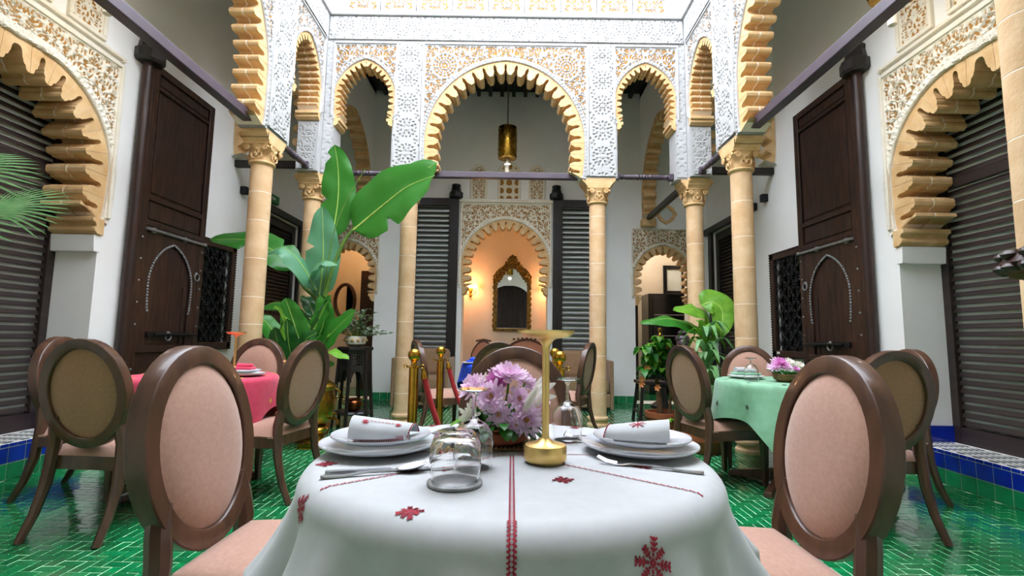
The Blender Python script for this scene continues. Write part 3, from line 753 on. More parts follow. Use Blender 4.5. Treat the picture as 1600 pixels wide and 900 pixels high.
# ---------------------------------------------------------------- big folded-back wooden doors on the side walls
def pivot_cap(parent, x, y, z, m='black_wood', sc=1.0):
    b = B(); 
    b.lathe([(.085*sc, 0), (.10*sc, .02*sc), (.10*sc, .085*sc), (.075*sc, .105*sc), (.06*sc, .175*sc), (.065*sc, .18*sc), (.065*sc, .205*sc)], 8)
    obj('pivot_socket', b, m, parent, loc=(x, y, z))
def big_door(n, s):
    d = struct('door_%d' % n, None); d.location = (s*3.30, 4.30, 0)
    # local: u along +y (0..0.96), thickness in x
    def bx(name, u0, u1, z0, z1, t0, t1, m='dark_wood', bev=.006, parent=None):
        lo, hi = sorted((-s*t0, -s*t1))
        return obj(name, B().box(lo, hi, u0, u1, z0, z1), m, parent or d, bevel=bev)
    obj('pivot_post', B().lathe([(.045, 0), (.045, 3.55)], 14), 'dark_wood', d, smooth=True)
    pivot_cap(d, 0, 0, 3.52, sc=1.3)
    zt = 3.56
    leaf = bx('leaf', .03, .97, .02, zt, -.03, .012)
    bx('stile', .03, .12, .02, zt, .012, .035); bx('stile', .89, .97, .02, zt, .012, .035)
    for z0, z1 in ((3.49, zt), (3.33, 3.37), (2.26, 2.31), (2.02, 2.07), (.02, .12), (.84, .90)): bx('rail', .12, .89, z0, z1, .012, .035)
    bx('panel', .145, .865, 2.335, 3.305, .012, .024); bx('panel', .145, .865, 3.385, 3.475, .012, .024); bx('panel', .145, .865, 2.085, 2.245, .012, .024)
    # lower field with the arched wicket
    AC = arch_curve(.30, 1.48, 1.89, .275, 1.22)
    hole = off(AC, .5, .90)
    fm = lambda u, v, dd: (-s*dd, u, v)
    b = B().prism([[(.12, .90), (.22, .90)]+[(.5+x, z) for x, z in [(-.275, 1.2)]+AC+[(.275, 1.2)]]+[(.78, .90), (.89, .90), (.89, 2.02), (.12, 2.02)]], .012, .03, fm); obj('wicket_surround', b, 'dark_wood', d, bevel=.004)
    A = Arc(AC); b = B()
    nb = int(A.L/.028)
    for i in range(nb):
        x, z = A.at(A.L*(i+.5)/nb, -.006); b.sphere((-s*.032, .5+x, z), .013, 6, 4)
    obj('beaded_arch', b, 'pewter', d, smooth=True)
    wk = bx('wicket_door', .23, .77, .92, 1.86, .0, .016)
    bx('wicket_stile', .70, .74, .92, 1.5, .016, .024, parent=wk)
    # bolts and rings
    bolt = B(); xo = -s*.05
    bolt.tube([(xo, .10, 1.985), (xo, .93, 1.985)], .014, 8); bolt.box(min(-s*.03, xo), max(-s*.03, xo), .18, .22, 1.96, 2.01); bolt.box(min(-s*.03, xo), max(-s*.03, xo), .62, .66, 1.96, 2.01); bolt.sphere((xo, .95, 1.985), .022, 8, 6)
    obj('long_bolt', bolt, 'pewter', d, smooth=True)
    b2 = B(); b2.box(min(-s*.03, xo), max(-s*.03, xo), .22, .80, .985, 1.035); b2.tube([(-s*.06, .30, 1.01), (-s*.06, .92, 1.01)], .012, 8); obj('wicket_bolt', b2, 'iron', d)
    for yy, zz in ((.86, 1.62), (.5, .99)):
        r = B(); r.tube([(-s*.05, yy+.038*math.cos(a), zz+.038*math.sin(a)) for a in np.linspace(0, 2*PI, 17)], .008, 6); r.sphere((-s*.04, yy, zz+.038), .016, 8, 6); obj('ring_pull', r, 'pewter', d, smooth=True)
    nl = B()
    for zz in (.3, .5, .7, 1.1, 1.3, 1.5, 1.7, 1.9):
        for yy in (.075, .93): nl.sphere((-s*.036, yy, zz), .011, 6, 4)
    obj('nail_heads', nl, 'pewter', d, smooth=True)
    return d
big_door(1, -1); big_door(2, 1)

# ---------------------------------------------------------------- grille windows beside the doors
def grille_window(n, s):
    wd = struct('window_%d' % n, None); wd.location = (s*WX, 5.625, 1.475)
    hw, hh = .385, .635
    def fr(name, t, o0, o1, m, bead=False):
        for nm_, a in (('y', -1), ('y', 1), ('z', -1), ('z', 1)):
            lo, hi = sorted((-s*o0, -s*o1))
            if nm_ == 'y':
                y0, y1 = sorted((a*hw, a*(hw-t))); obj(name, B().box(lo, hi, y0, y1, -hh, hh), m, wd, bevel=.008)
            else:
                z0, z1 = sorted((a*hh, a*(hh-t))); obj(name, B().box(lo, hi, -hw, hw, z0, z1), m, wd, bevel=.008)
    fr('frame_rail', .085, -.02, .03, 'dark_wood')
    b = B()
    for i in range(40):
        t = -hh+.015+(2*hh-.03)*i/39
        for a in (-1, 1): b.sphere((-s*.032, a*(hw-.012), t), .011, 6, 4)
    for i in range(24):
        t = -hw+.015+(2*hw-.03)*i/23
        for a in (-1, 1): b.sphere((-s*.032, t, a*(hh-.012)), .011, 6, 4)
    obj('beaded_edge', b, 'dark_wood', wd, smooth=True)
    gy, gz = hw-.085, hh-.085; ny, nz = 7, 13
    cy, cz = 2*gy/ny, 2*gz/nz
    for i in range(ny+1):
        y = -gy+cy*i; obj('grille_bar', B().tube([(-s*.0, y, -gz), (-s*.0, y, gz)], .006, 6), 'iron', wd)
    for k in range(nz):
        sc = B(); z = -gz+cz*(k+.5)
        for i in range(ny):
            y = -gy+cy*(i+.5)
            sc.tube([(-s*.012, y+cy*.46*math.sin(a)*(1 if (i+k) % 2 else -1), z+cz*.5*math.cos(a*.5)*1.0) for a in np.linspace(0, 2*PI, 13)], .0055, 5)
            sc.tube([(-s*.012, y+cy*.2*math.cos(a), z+cz*.2*math.sin(a)) for a in np.linspace(0, 2*PI, 9)], .005, 5)
        obj('iron_scrolls', sc, 'iron', wd, smooth=True)
    obj('glass_pane', B().box(*sorted((s*.05, s*.058)), -gy, gy, -gz, gz), 'pane', wd)
    if s > 0: obj('price_tag', B().box(-.034, -.030, .22, .28, -.59, -.565), 'white_tile', wd)
    return wd
grille_window(1, -1); grille_window(2, 1)

# ---------------------------------------------------------------- louvred shutters
def louvre(name, width, z0, z1, mapf, stile, rails, pitch, slat_w, loc, back='frosted', m='louver', backd=.045, tilt=.5):
    d = struct(name, None); d.location = loc
    def bx(nm_, u0, u1, v0, v1, d0, d1, mm=m): return obj(nm_, B().prism([[(u0, v0), (u1, v0), (u1, v1), (u0, v1)]], d0, d1, mapf), mm, d, bevel=.004)
    bx('stile', 0, stile, z0, z1, -.03, .03); bx('stile', width-stile, width, z0, z1, -.03, .03)
    for (a, c) in rails: bx('rail', stile, width-stile, a, c, -.028, .028)
    sm = None
    for (a0, a1), (b0, b1) in zip(rails[:-1], rails[1:]):
        z = a1+pitch*.5
        while z < b0-pitch*.2:
            if sm is None:
                bb = B(); c_, s_ = math.cos(tilt)*slat_w/2, math.sin(tilt)*slat_w/2; th = .006
                pr = [(-s_, -c_-th), (s_, c_-th), (s_, c_+th), (-s_, -c_+th)]
                n0 = len(bb.v)
                P = []
                for u in (stile-.005, width-stile+.005):
                    for (dd, vv) in pr: P.append(mapf(u, vv, dd))
                base0 = mapf(0, 0, 0)
                bb.add([(p[0]-base0[0]*0, p[1], p[2]) for p in P], [(0,1,2,3),(4,7,6,5),(0,4,5,1),(1,5,6,2),(2,6,7,3),(3,7,4,0)])
                sm = mesh_of(bb, 'slat', m)
            obj('slat', sm, None, d, loc=(0, 0, z)); z += pitch
    if back: bx('backing_pane', stile*.3, width-stile*.3, rails[0][1], rails[-1][0], backd, backd+.01, back)
    return d
# pairs behind the side wall arches
for s, n in ((-1, 3), (1, 5)):
    for k, (y0, dirn) in enumerate(((SYC+.85, -1), (SYC-.85, 1))):
        louvre('door_%d' % (n+k), .85, SILL+.0, 3.3, lambda u, v, d, s=s, g=dirn: (s*d, g*u, v), .115, [(SILL, SILL+.13), (2.30, 2.38), (3.2, 3.3)], .064, .034, (s*3.735, y0, 0), tilt=.45, backd=.016)
# leaves standing either side of the central alcove
for s, n in ((-1, 7), (1, 8)):
    d = louvre('door_%d' % n, .84, .06, 3.33, lambda u, v, d, s=s: (s*u, d, v), .155, [(.06, .30), (3.20, 3.33)], .083, .030, (s*.785, WY-.07, 0), m='black_wood', tilt=.35, backd=.022)
    pivot_cap(d, s*.055, .0, 3.33, 'iron', 1.15)
# dark louvred doors at the far end of the side galleries
for s, n in ((-1, 9), (1, 10)):
    d = louvre('door_%d' % n, 1.1, .03, 2.74, lambda u, v, d, s=s: (s*d, u, v), .11, [(.03, .2), (1.2, 1.3), (2.62, 2.74)], .055, .055, (s*3.42, 6.62, 0), 'black_wood', 'black_wood')
    lt = B(); lt.box(min(s*WX, s*3.30), max(s*WX, s*3.30), 6.30, 8.0, 2.76, 2.86).box(min(s*WX, s*3.31), max(s*WX, s*3.31), 6.50, 6.62, 0, 2.76).box(min(s*WX, s*3.31), max(s*WX, s*3.31), 7.72, 7.84, 0, 2.76)
    obj('door_casing', lt, 'black_wood', d, world=True, bevel=.006)
    ex = thing('exit_sign', 'green exit light box above the dark louvred door at the %s gallery end' % ('left' if s < 0 else 'right'), 'sign', (s*3.30, 6.75, 2.94))
    obj('sign_box', B().box(-.03, .03, -.13, .13, -.06, .06), 'exit_green', ex, bevel=.005)
    obj('sign_mount', B().box(*sorted((0, s*.06)), -.05, .05, -.02, .02), 'black_gloss', ex)
    ar = B(); sx = -s*.031
    ar.add([(sx*1.02,-.09,.0),(sx*1.02,-.05,.035),(sx*1.02,-.05,.012),(sx*1.02,.02,.012),(sx*1.02,.02,-.012),(sx*1.02,-.05,-.012),(sx*1.02,-.05,-.035)], [(0,1,2,3,4,5,6)]); obj('sign_arrow', ar, 'white_tile', ex)
    sk = B().box(min(s*WX, s*3.28), max(s*WX, s*3.28), 6.02, 6.09, 2.80, 2.90); tag(obj('wall_bracket', sk, 'iron', bevel=.008), 'small black bracket on the wall above the %s grille window' % ('left' if s < 0 else 'right'), 'bracket')
# ---------------------------------------------------------------- dining chairs
def chair_meshes():
    M_ = {}
    T = math.tan(math.radians(9)); zc = .715
    def bp(u, v, d): return (u, -.215-(v-.45)*T+d, v)
    A_, B_ = .212, .252
    n = 44; cs = [(-.026,-.026),(-.022,-.030),(.022,-.030),(.026,-.026),(.026,.022),(.022,.026),(-.022,.026),(-.026,.022)]
    P = []
    for i in range(n):
        a = 2*PI*i/n
        for r, d in cs: P.append(bp((A_+r)*math.cos(a), zc+(B_+r)*math.sin(a), d))
    b = B(); m = len(cs)
    b.add(P, [(i*m+k, ((i+1)%n)*m+k, ((i+1)%n)*m+(k+1)%m, i*m+(k+1)%m) for i in range(n) for k in range(m)])
    M_['back_frame'] = mesh_of(b, 'back_frame', 'chair_wood', True)
    def dome(a0, b0, bulge, sgn, base, mm, nm_):
        P = []; rings = 9
        for i in range(rings+1):
            t = i/rings
            for k in range(36):
                a = 2*PI*k/36; P.append(bp(a0*t*math.cos(a), zc+b0*t*math.sin(a), base+sgn*bulge*(1-t**3.2)**.8))
        # rim going back into the frame
        for k in range(36):
            a = 2*PI*k/36; P.append(bp(a0*math.cos(a), zc+b0*math.sin(a), base-sgn*.03))
        bb = B(); bb.grid(P, rings+2, 36, wrap=True); return mesh_of(bb, nm_, mm, True)
    M_['back_pad'] = dome(.188, .228, .034, 1, .012, 'chair_fabric', 'back_pad')
    M_['back_panel'] = dome(.188, .228, .008, -1, -.012, 'chair_back_fabric', 'back_panel')
    # seat cushion, softly crowned
    P = []; nu, nv = 15, 15
    for i in range(nu):
        for k in range(nv):
            u = -1+2*i/(nu-1); v = -1+2*k/(nv-1)
            y = .015+.235*v; hw = .225+.02*v
            e = max(abs(u), abs(v)); z = .395+.058*(1-e**6)**.5+.012*(1-u*u)*(1-v*v)
            rr = 1-.03*(abs(u*v))**3
            P.append((hw*u*rr, y, z))
    b = B(); b.grid(P, nu, nv); b.box(-.215, .215, -.21, .24, .385, .397); M_['seat'] = mesh_of(b, 'seat', 'chair_fabric', True)
    b = B(); b.prism([[(-.212, -.215), (.212, -.215), (.24, .245), (-.24, .245)], [(-.185, -.19), (.185, -.19), (.212, .22), (-.212, .22)]], .325, .392, lambda u, v, d: (u, v, d)); M_['apron'] = mesh_of(b, 'apron', 'chair_wood')
    for s, nm_ in ((-1, 'rl'), (1, 'rr')):
        b = B()
        pth = [bp(s*.165, .60, 0), bp(s*.178, .53, 0), bp(s*.186, .46, 0), (s*.190, -.222, .38), (s*.194, -.235, .26), (s*.198, -.275, .12), (s*.202, -.335, 0)]
        b.tube(pth, [.026,.03,.03,.029,.026,.022,.019], 8); M_[nm_] = mesh_of(b, 'leg', 'chair_wood', True)
        b = B()
        x, y = s*.215, .215; P = []
        for z, h_ in ((.39, .023), (.33, .023), (.2, .019), (0, .014)): P += [(x-h_, y-h_, z), (x+h_, y-h_, z), (x+h_, y+h_, z), (x-h_, y+h_, z)]
        b.add(P, [(j*4+k, j*4+(k+1)%4, j*4+4+(k+1)%4, j*4+4+k) for j in range(3) for k in range(4)]+[(0,3,2,1),(12,13,14,15)]); M_['f'+nm_] = mesh_of(b, 'leg', 'chair_wood')
    return M_
CH = chair_meshes()
def chair(x, y, deg, label, group=None):
    t = thing('dining_chair', label, 'chair', (x, y, 0), math.radians(deg), group or 'oval-back dining chairs')
    for k, nm_ in (('seat','seat'),('apron','apron'),('back_frame','back_frame'),('back_pad','back_pad'),('back_panel','back_panel'),('rl','leg'),('rr','leg'),('frl','leg'),('frr','leg')):
        obj(nm_, CH[k], None, t)
    return t
chair(-.505, 1.43, -91, 'large oval-back chair left of the white table, nearest on that side')
chair(.785, 1.43, 91, 'large oval-back chair right of the white table, nearest on that side')
chair(.15, 1.83, 180, 'oval-back chair facing the viewer behind the flowers on the white table')
chair(-2.02, 2.78, -4, 'oval-back chair seen from behind at the near side of the pink table')
chair(-2.56, 3.27, -84, 'oval-back chair half hidden behind another, on the wall side of the pink table')
chair(-2.03, 3.90, 178, 'oval-back chair facing the viewer at the far side of the pink table')
chair(-1.50, 3.33, 79, 'oval-back chair seen obliquely from behind between pink table and brass samovar')
chair(1.70, 3.76, -75, 'oval-back chair seen obliquely from behind left of the green table')
chair(2.20, 4.22, 160, 'oval-back chair facing the viewer at the far side of the green table')
chair(2.16, 2.93, 4, 'oval-back chair seen from behind at the near side of the green table')
chair(2.62, 3.44, 88, 'oval-back chair at the green table next to the right louvred shutters')
chair(-.62, 5.35, -65, 'oval-back chair left of the blue table behind the rope posts')
chair(.70, 5.35, 65, 'oval-back chair right of the blue table in front of the beige sofa')
chair(.0, 4.62, 3, 'oval-back chair at the near side of the blue table, mostly hidden')

# ---------------------------------------------------------------- tables and cloths
def table_base(t, h_, R, feet=True):
    obj('table_top', B().lathe([(R-.01, h_-.03), (R, h_-.025), (R, h_-.004), (R-.006, h_)], 40), 'chair_wood', t, smooth=True)
    obj('pedestal', B().lathe([(.09,.06),(.05,.10),(.04,.2),(.045,.5),(.06,.66),(.14,h_-.03)], 16), 'chair_wood', t, smooth=True)
    for k in range(4):
        a = PI/4+k*PI/2
        M_ = Matrix.Rotation(a, 4, 'Z'); b = B(); b.add([M_ @ Vector(p) for p in [(.03,-.03,.02),(.40,-.03,0),(.40,.03,0),(.03,.03,.02),(.03,-.03,.12),(.40,-.025,.035),(.40,.025,.035),(.03,.03,.12)]], [(0,3,2,1),(4,5,6,7),(0,1,5,4),(1,2,6,5),(2,3,7,6),(3,0,4,7)])
        obj('foot', b, 'chair_wood', t, bevel=.006)
TZ = .755
NT = (.134, 1.19)
t = thing('round_table', 'round pedestal table hidden under the white embroidered cloth', 'table', (NT[0], NT[1], 0)); table_base(t, TZ-.006, .445)
def cloth_pt(r, th, R=.452, T=TZ, seed=0, nf=11):
    rb = .045
    if r <= R-rb*.6: return (r*math.cos(th), r*math.sin(th), T)
    s_ = r-(R-rb*.6); arc = rb*PI/2
    if s_ < arc:
        a = s_/rb; rad = R-rb*.6+rb*math.sin(a); z = T-rb*(1-math.cos(a)); dn = .0
    else:
        dn = s_-arc; rad = R+rb*.4; z = T-rb-dn
    w = min(1, dn/.17); fold = (math.sin(nf*th+1.1+.8*math.sin(2*th))+.45*math.sin((nf*2+3)*th+.4))*.034*w
    rad += .10*w*w*.5+dn*.12+fold
    return (rad*math.cos(th), rad*math.sin(th), z)
def round_cloth(rmax, nth=220, nr=46):
    rs = np.concatenate([np.linspace(.001, .40, 10), np.linspace(.42, rmax, nr)])
    P = [cloth_pt(r, 2*PI*k/nth) for r in rs for k in range(nth)]
    return B().grid(P, len(rs), nth, wrap=True)
tc = thing('tablecloth', 'white tablecloth with red cross-stitch draped over the round table', 'tablecloth', (NT[0], NT[1], 0))
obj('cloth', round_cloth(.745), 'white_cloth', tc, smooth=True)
def on_cloth(x, y, lift=.0015):
    # flat cloth coordinates (arc length polar) -> draped point, lifted along the outward normal
    r = math.hypot(x, y); th = math.atan2(y, x); p = Vector(cloth_pt(r, th)); q = Vector(cloth_pt(r+.003, th)); q2 = Vector(cloth_pt(r, th+.004))
    n = (q-p).cross(q2-p)
    if n.length < 1e-9: n = Vector((0,0,1))
    n.normalize()
    return p+n*lift
def stitch(b, x0, y0, x1, y1, wd):
    d = math.hypot(x1-x0, y1-y0)
    if d < 1e-6: return
    nx, ny = -(y1-y0)/d*wd/2, (x1-x0)/d*wd/2
    P = [on_cloth(x0+nx, y0+ny), on_cloth(x1+nx, y1+ny), on_cloth(x1-nx, y1-ny), on_cloth(x0-nx, y0-ny)]
    b.add(P, [(0,1,2,3)])
def chain(ang, r0, r1, double=False):
    b = B(); c, s = math.cos(ang), math.sin(ang); r = r0; i = 0
    while r < r1:
        st = .007
        if double:
            for o in (-.0035, .0035): stitch(b, r*c-o*s, r*s+o*c, (r+st*.98)*c-o*s, (r+st*.98)*s+o*c, .0022)
            for o in (-.0045, .0045):
                stitch(b, r*c-o*.1*s, r*s+o*.1*c, (r+.003)*c-o*1.2*s, (r+.003)*s+o*1.2*c, .0018)
            if r > .42:
                for o in (-.0075, .0075): stitch(b, r*c-o*.2*s, r*s+o*.2*c, (r+.0035)*c-o*1.0*s, (r+.0035)*s+o*1.0*c, .0032)
        else:
            o = .0012 if i % 2 else -.0012
            stitch(b, r*c-o*s, r*s+o*c, (r+st*.8)*c-o*s, (r+st*.8)*s+o*c, .0048)
        r += st; i += 1
    obj('stitched_line', b, 'red_thread', tc)
for k in range(8):
    a = -PI/2+k*PI/4+(0 if k % 2 == 0 else (.10 if k in (1, 5) else -.10))
    chain(a, .02, .73 if k == 0 else (.40 if k % 2 == 0 else .445), k == 0)
def snow(cx, cy, sz, rot):
    b = B()
    for k in range(8):
        a = rot+k*PI/4; L = sz if k % 2 == 0 else sz*.8; n = 5
        for i in range(n):
            r0, r1 = L*(i+.15)/n, L*(i+.95)/n
            stitch(b, cx+r0*math.cos(a), cy+r0*math.sin(a), cx+r1*math.cos(a), cy+r1*math.sin(a), .0045)
            if i >= 2:
                for g in (-1, 1):
                    e = a+g*.9; l = L*.24
                    stitch(b, cx+r0*math.cos(a), cy+r0*math.sin(a), cx+r0*math.cos(a)+l*math.cos(e), cy+r0*math.sin(a)+l*math.sin(e), .0035)
    obj('embroidered_snowflake', b, 'red_thread', tc)
for (x, y, sz) in ((-.16, -.395, .022), (.10, -.21, .022), (.228, -.455, .036), (-.40, -.285, .03), (-.396, -.12, .022), (.285, -.098, .024), (-.145, -.135, .022), (-.25, .35, .02), (.2, .36, .022), (-.10, -.62, .036)):
    snow(x, y, sz, .2)

def square_cloth(S, R, T, m, name, label, loc, rz, marks, mk, group, lobes=5):
    t = thing('tablecloth', label, 'tablecloth', loc, rz)
    n = 61
    def pt(u, v):
        r = math.hypot(u, v); th = math.atan2(v, u)
        if r < R: return (u, v, T)
        dn = r-R; rb = .03
        a = min(dn/rb, PI/2); rad = R+rb*math.sin(a)*.8; z = T-rb*(1-math.cos(a))
        if dn > rb*PI/2:
            e = dn-rb*PI/2; w_ = min(1, e/.25); z -= e*.985
            rad += e*.10+.035*w_*math.sin(lobes*th+.7)+.015*w_*math.sin(9*th)
        return (rad*math.cos(th), rad*math.sin(th), z)
    P = [pt(-S+2*S*i/(n-1), -S+2*S*k/(n-1)) for i in range(n) for k in range(n)]
    obj('cloth', B().grid(P, n, n), m, t, smooth=True)
    if mk:
        b = B(); b2 = B()
        def seg(bb, x0, y0, x1, y1, wd):
            d = math.hypot(x1-x0, y1-y0); nx, ny = -(y1-y0)/d*wd/2, (x1-x0)/d*wd/2
            def lift(x, y):
                p = Vector(pt(x, y)); r = math.hypot(x, y)+1e-9
                return p+(Vector((0,0,.003)) if r < R else Vector((x/r, y/r, .3))*.004)
            bb.add([lift(x0+nx, y0+ny), lift(x1+nx, y1+ny), lift(x1-nx, y1-ny), lift(x0-nx, y0-ny)], [(0,1,2,3)])
        for ang in marks:
            c, s = math.cos(ang), math.sin(ang)
            for i in range(46): seg(b, c*(.03+i*.0155), s*(.03+i*.0155), c*(.041+i*.0155), s*(.041+i*.0155), .006)
        obj('stitched_line', b, mk, t)
        for ang in np.arange(0, 2*PI, PI/6):
            for rr in (.42, .62):
                cx, cy = rr*math.cos(ang+.26), rr*math.sin(ang+.26)
                b2 = B()
                for k in range(4):
                    a = k*PI/4
                    seg(b2, cx-.018*math.cos(a), cy-.018*math.sin(a), cx+.018*math.cos(a), cy+.018*math.sin(a), .007)
                obj('embroidered_motif', b2, mk, t)
    return t
PT = (-1.96, 3.36); GT = (2.12, 3.62); BT = (.06, 5.42)
for (c, R, lab) in ((PT, .43, 'pedestal table hidden under the pink cloth'), (GT, .43, 'pedestal table with dark feet under the green cloth'), (BT, .45, 'table hidden under the blue cloth')):
    t = thing('round_table', lab, 'table', (c[0], c[1], 0)); table_base(t, .74, R)
square_cloth(.66, .435, .746, 'pink_cloth', 'p', 'bright pink tablecloth with gold stitched flowers', (PT[0], PT[1], 0), .25, (0, PI/2, PI, -PI/2), 'gold_thread', None)
square_cloth(.71, .435, .746, 'green_cloth', 'g', 'pale green tablecloth with dark stitched lines and hanging corners', (GT[0], GT[1], 0), .31, (-2.0, -.4, 1.1, 2.7), 'dark_thread', None)
square_cloth(.66, .455, .746, 'blue_cloth', 'b', 'bright blue tablecloth behind the rope posts', (BT[0], BT[1], 0), .4, (), None, None)

# ---------------------------------------------------------------- rope posts
def stanchion(x, y, label):
    t = thing('rope_post', label, 'rope post', (x, y, 0), 0, 'brass rope posts')
    obj('foot', B().lathe([(.15,0),(.155,.012),(.14,.03),(.05,.05),(.03,.06)], 28), 'brass', t, smooth=True)
    obj('pole', B().lathe([(.031,.05),(.031,.835)], 18), 'brass', t, smooth=True)
    obj('collar', B().lathe([(.031,.825),(.052,.83),(.052,.838),(.02,.842),(.016,.862),(.024,.872)], 20), 'brass', t, smooth=True)
    obj('ball_finial', B().sphere((0,0,.908), .042, 20, 14), 'brass', t, smooth=True)
    for e in (-1, 1): obj('rope_ring', B().tube([(e*(.055+.011*math.cos(a)), 0, .835+.011*math.sin(a)) for a in np.linspace(0, 2*PI, 13)], .003, 6), 'brass', t, smooth=True)
SP = ((-.505, 3.2), (.445, 3.2), (-.47, 4.15), (.49, 4.1))
stanchion(*SP[0], 'brass ball-topped rope post, nearer one on the left'); stanchion(*SP[1], 'brass ball-topped rope post, nearer one on the right')
stanchion(*SP[2], 'brass ball-topped rope post, farther one on the left'); stanchion(*SP[3], 'brass ball-topped rope post, farther one on the right')
for a, c, lab in ((SP[0], SP[1], 'red velvet rope hanging between the nearer brass posts'), (SP[2], SP[3], 'red velvet rope hanging between the farther brass posts')):
    t = thing('velvet_rope', lab, 'rope', (a[0], a[1], 0))
    n = 90; pts = []
    for i in range(n+1):
        q = i/n; x = .06+(c[0]-a[0]-.12)*q; y = (c[1]-a[1])*q; z = .82-(.70 if a is SP[0] else .66)*(1-(2*q-1)**2)**.85; pts.append((x, y, z))
    obj('rope', B().tube([pts[1]]+pts[2:-2:2]+[pts[-2]], .019, 10), 'red_velvet', t, smooth=True)
    for p0, p1, p2 in ((pts[0], pts[1], pts[2]), (pts[-1], pts[-2], pts[-3])):
        obj('brass_end', B().tube([p0, Vector(p0).lerp(Vector(p1), .5), p1, Vector(p1).lerp(Vector(p2), .4)], [.006, .016, .022, .022], 10), 'brass', t, smooth=True)

# ---------------------------------------------------------------- sofas and alcove seats
def sofa(loc, wd, rz, label, dep=.8):
    t = thing('sofa', label, 'sofa', loc, rz)
    obj('base', B().box(-wd/2, wd/2, 0, dep, .05, .25), 'sofa_fabric', t, bevel=.02)
    obj('plinth', B().box(-wd/2+.03, wd/2-.03, .03, dep-.02, 0, .05), 'black_wood', t)
    n = max(1, round(wd/.7))
    for i in range(n):
        x0 = -wd/2+wd*i/n; obj('seat_cushion', B().box(x0+.01, x0+wd/n-.01, -.01, dep-.2, .255, .45), 'sofa_fabric', t, bevel=.045)
        M_ = Matrix.Translation((0, dep-.25, .44)) @ Matrix.Rotation(-.15, 4, 'X')
        obj('back_cushion', B().box(x0+.015, x0+wd/n-.015, 0, .2, 0, .42, M=M_), 'sofa_fabric', t, bevel=.06)
    for e in (-1, 1): obj('side_panel', B().box(*sorted((e*wd/2, e*(wd/2+.05))), .0, dep, .02, .72), 'sofa_fabric', t, bevel=.02)
sofa((1.22, 7.05, 0), .66, 0, 'beige upholstered sofa behind the right central column')
sofa((-1.19, 7.05, 0), .72, 0, 'beige upholstered sofa behind the left central column')
def settee(loc, wd, ht, label, rz=0):
    t = thing('settee', label, 'settee', loc, rz)
    obj('seat', B().box(-wd/2, wd/2, 0, .5, .28, .46), 'chair_fabric', t, bevel=.05)
    pr = [(-wd/2+.02, .46)]+[(-wd/2+.02+(wd-.04)*i/16, .46+(ht-.46)*(.80+.2*math.sin(PI*i/16))*min(1, (math.sin(PI*(i+.6)/17.2))**.25)) for i in range(17)]+[(wd/2-.02, .46)]
    inn = [(p[0]*.9, .48+(p[1]-.46)*.88) for p in pr]
    obj('back_frame', B().prism([pr, inn], .44, .52, lambda u, v, d: (u, d, v)), 'chair_wood', t, bevel=.01)
    obj('back_pad', B().prism([inn], .45, .50, lambda u, v, d: (u, d, v)), 'chair_fabric', t, bevel=.01)
    cr = B()
    for i in range(-3, 4): cr.sphere((i*wd*.08, .47, ht+.005-abs(i)*.008), .022, 8, 6, (1.3,1,1))
    obj('carved_crest', cr, 'chair_wood', t, smooth=True)
    for sx in (-1, 1):
        for y in (.04, .46): obj('leg', B().lathe([(.025,.28),(.018,.15),(.03,.03),(.02,0)], 10, c=(sx*(wd/2-.05), y, 0)), 'chair_wood', t, smooth=True)
settee((-.42, 9.0, 0), .52, .98, 'small carved armchair under the left wall sconce in the alcove')
settee((.42, 9.05, 0), 1.05, 1.02, 'wide carved settee below the ornate mirror in the alcove')
for i, (x, y) in enumerate(((-.08, 5.55), (.10, 5.62), (.30, 5.5))):
    b = B(); b.add([(-.06,-.04,0),(.06,-.04,0),(.06,.04,0),(-.06,.04,0),(0,0,.17)], [(0,1,4),(1,2,4),(2,3,4),(3,0,4),(0,3,2,1)])
    tag(obj('folded_napkin', b, 'chair_back_fabric', loc=(x, y, .748)), ['leftmost', 'middle', 'rightmost'][i]+' pointed napkin standing on the blue table', 'napkin', 'pointed napkins on the blue table')
t = thing('plate', 'plate with a folded blue napkin at the left end of the blue table', 'plate', (-.28, 5.25, .748)); obj('dish', B().lathe([(.0,.004),(.08,.004),(.12,.014),(.125,.016),(.12,.008),(.08,0)], 28), 'porcelain', t, smooth=True)
obj('napkin', B().box(-.07,.07,-.05,.05,.016,.035).lathe([(.03,.03),(.045,.05),(.02,.07),(0,.07)], 8), 'blue_cloth', t, bevel=.006)
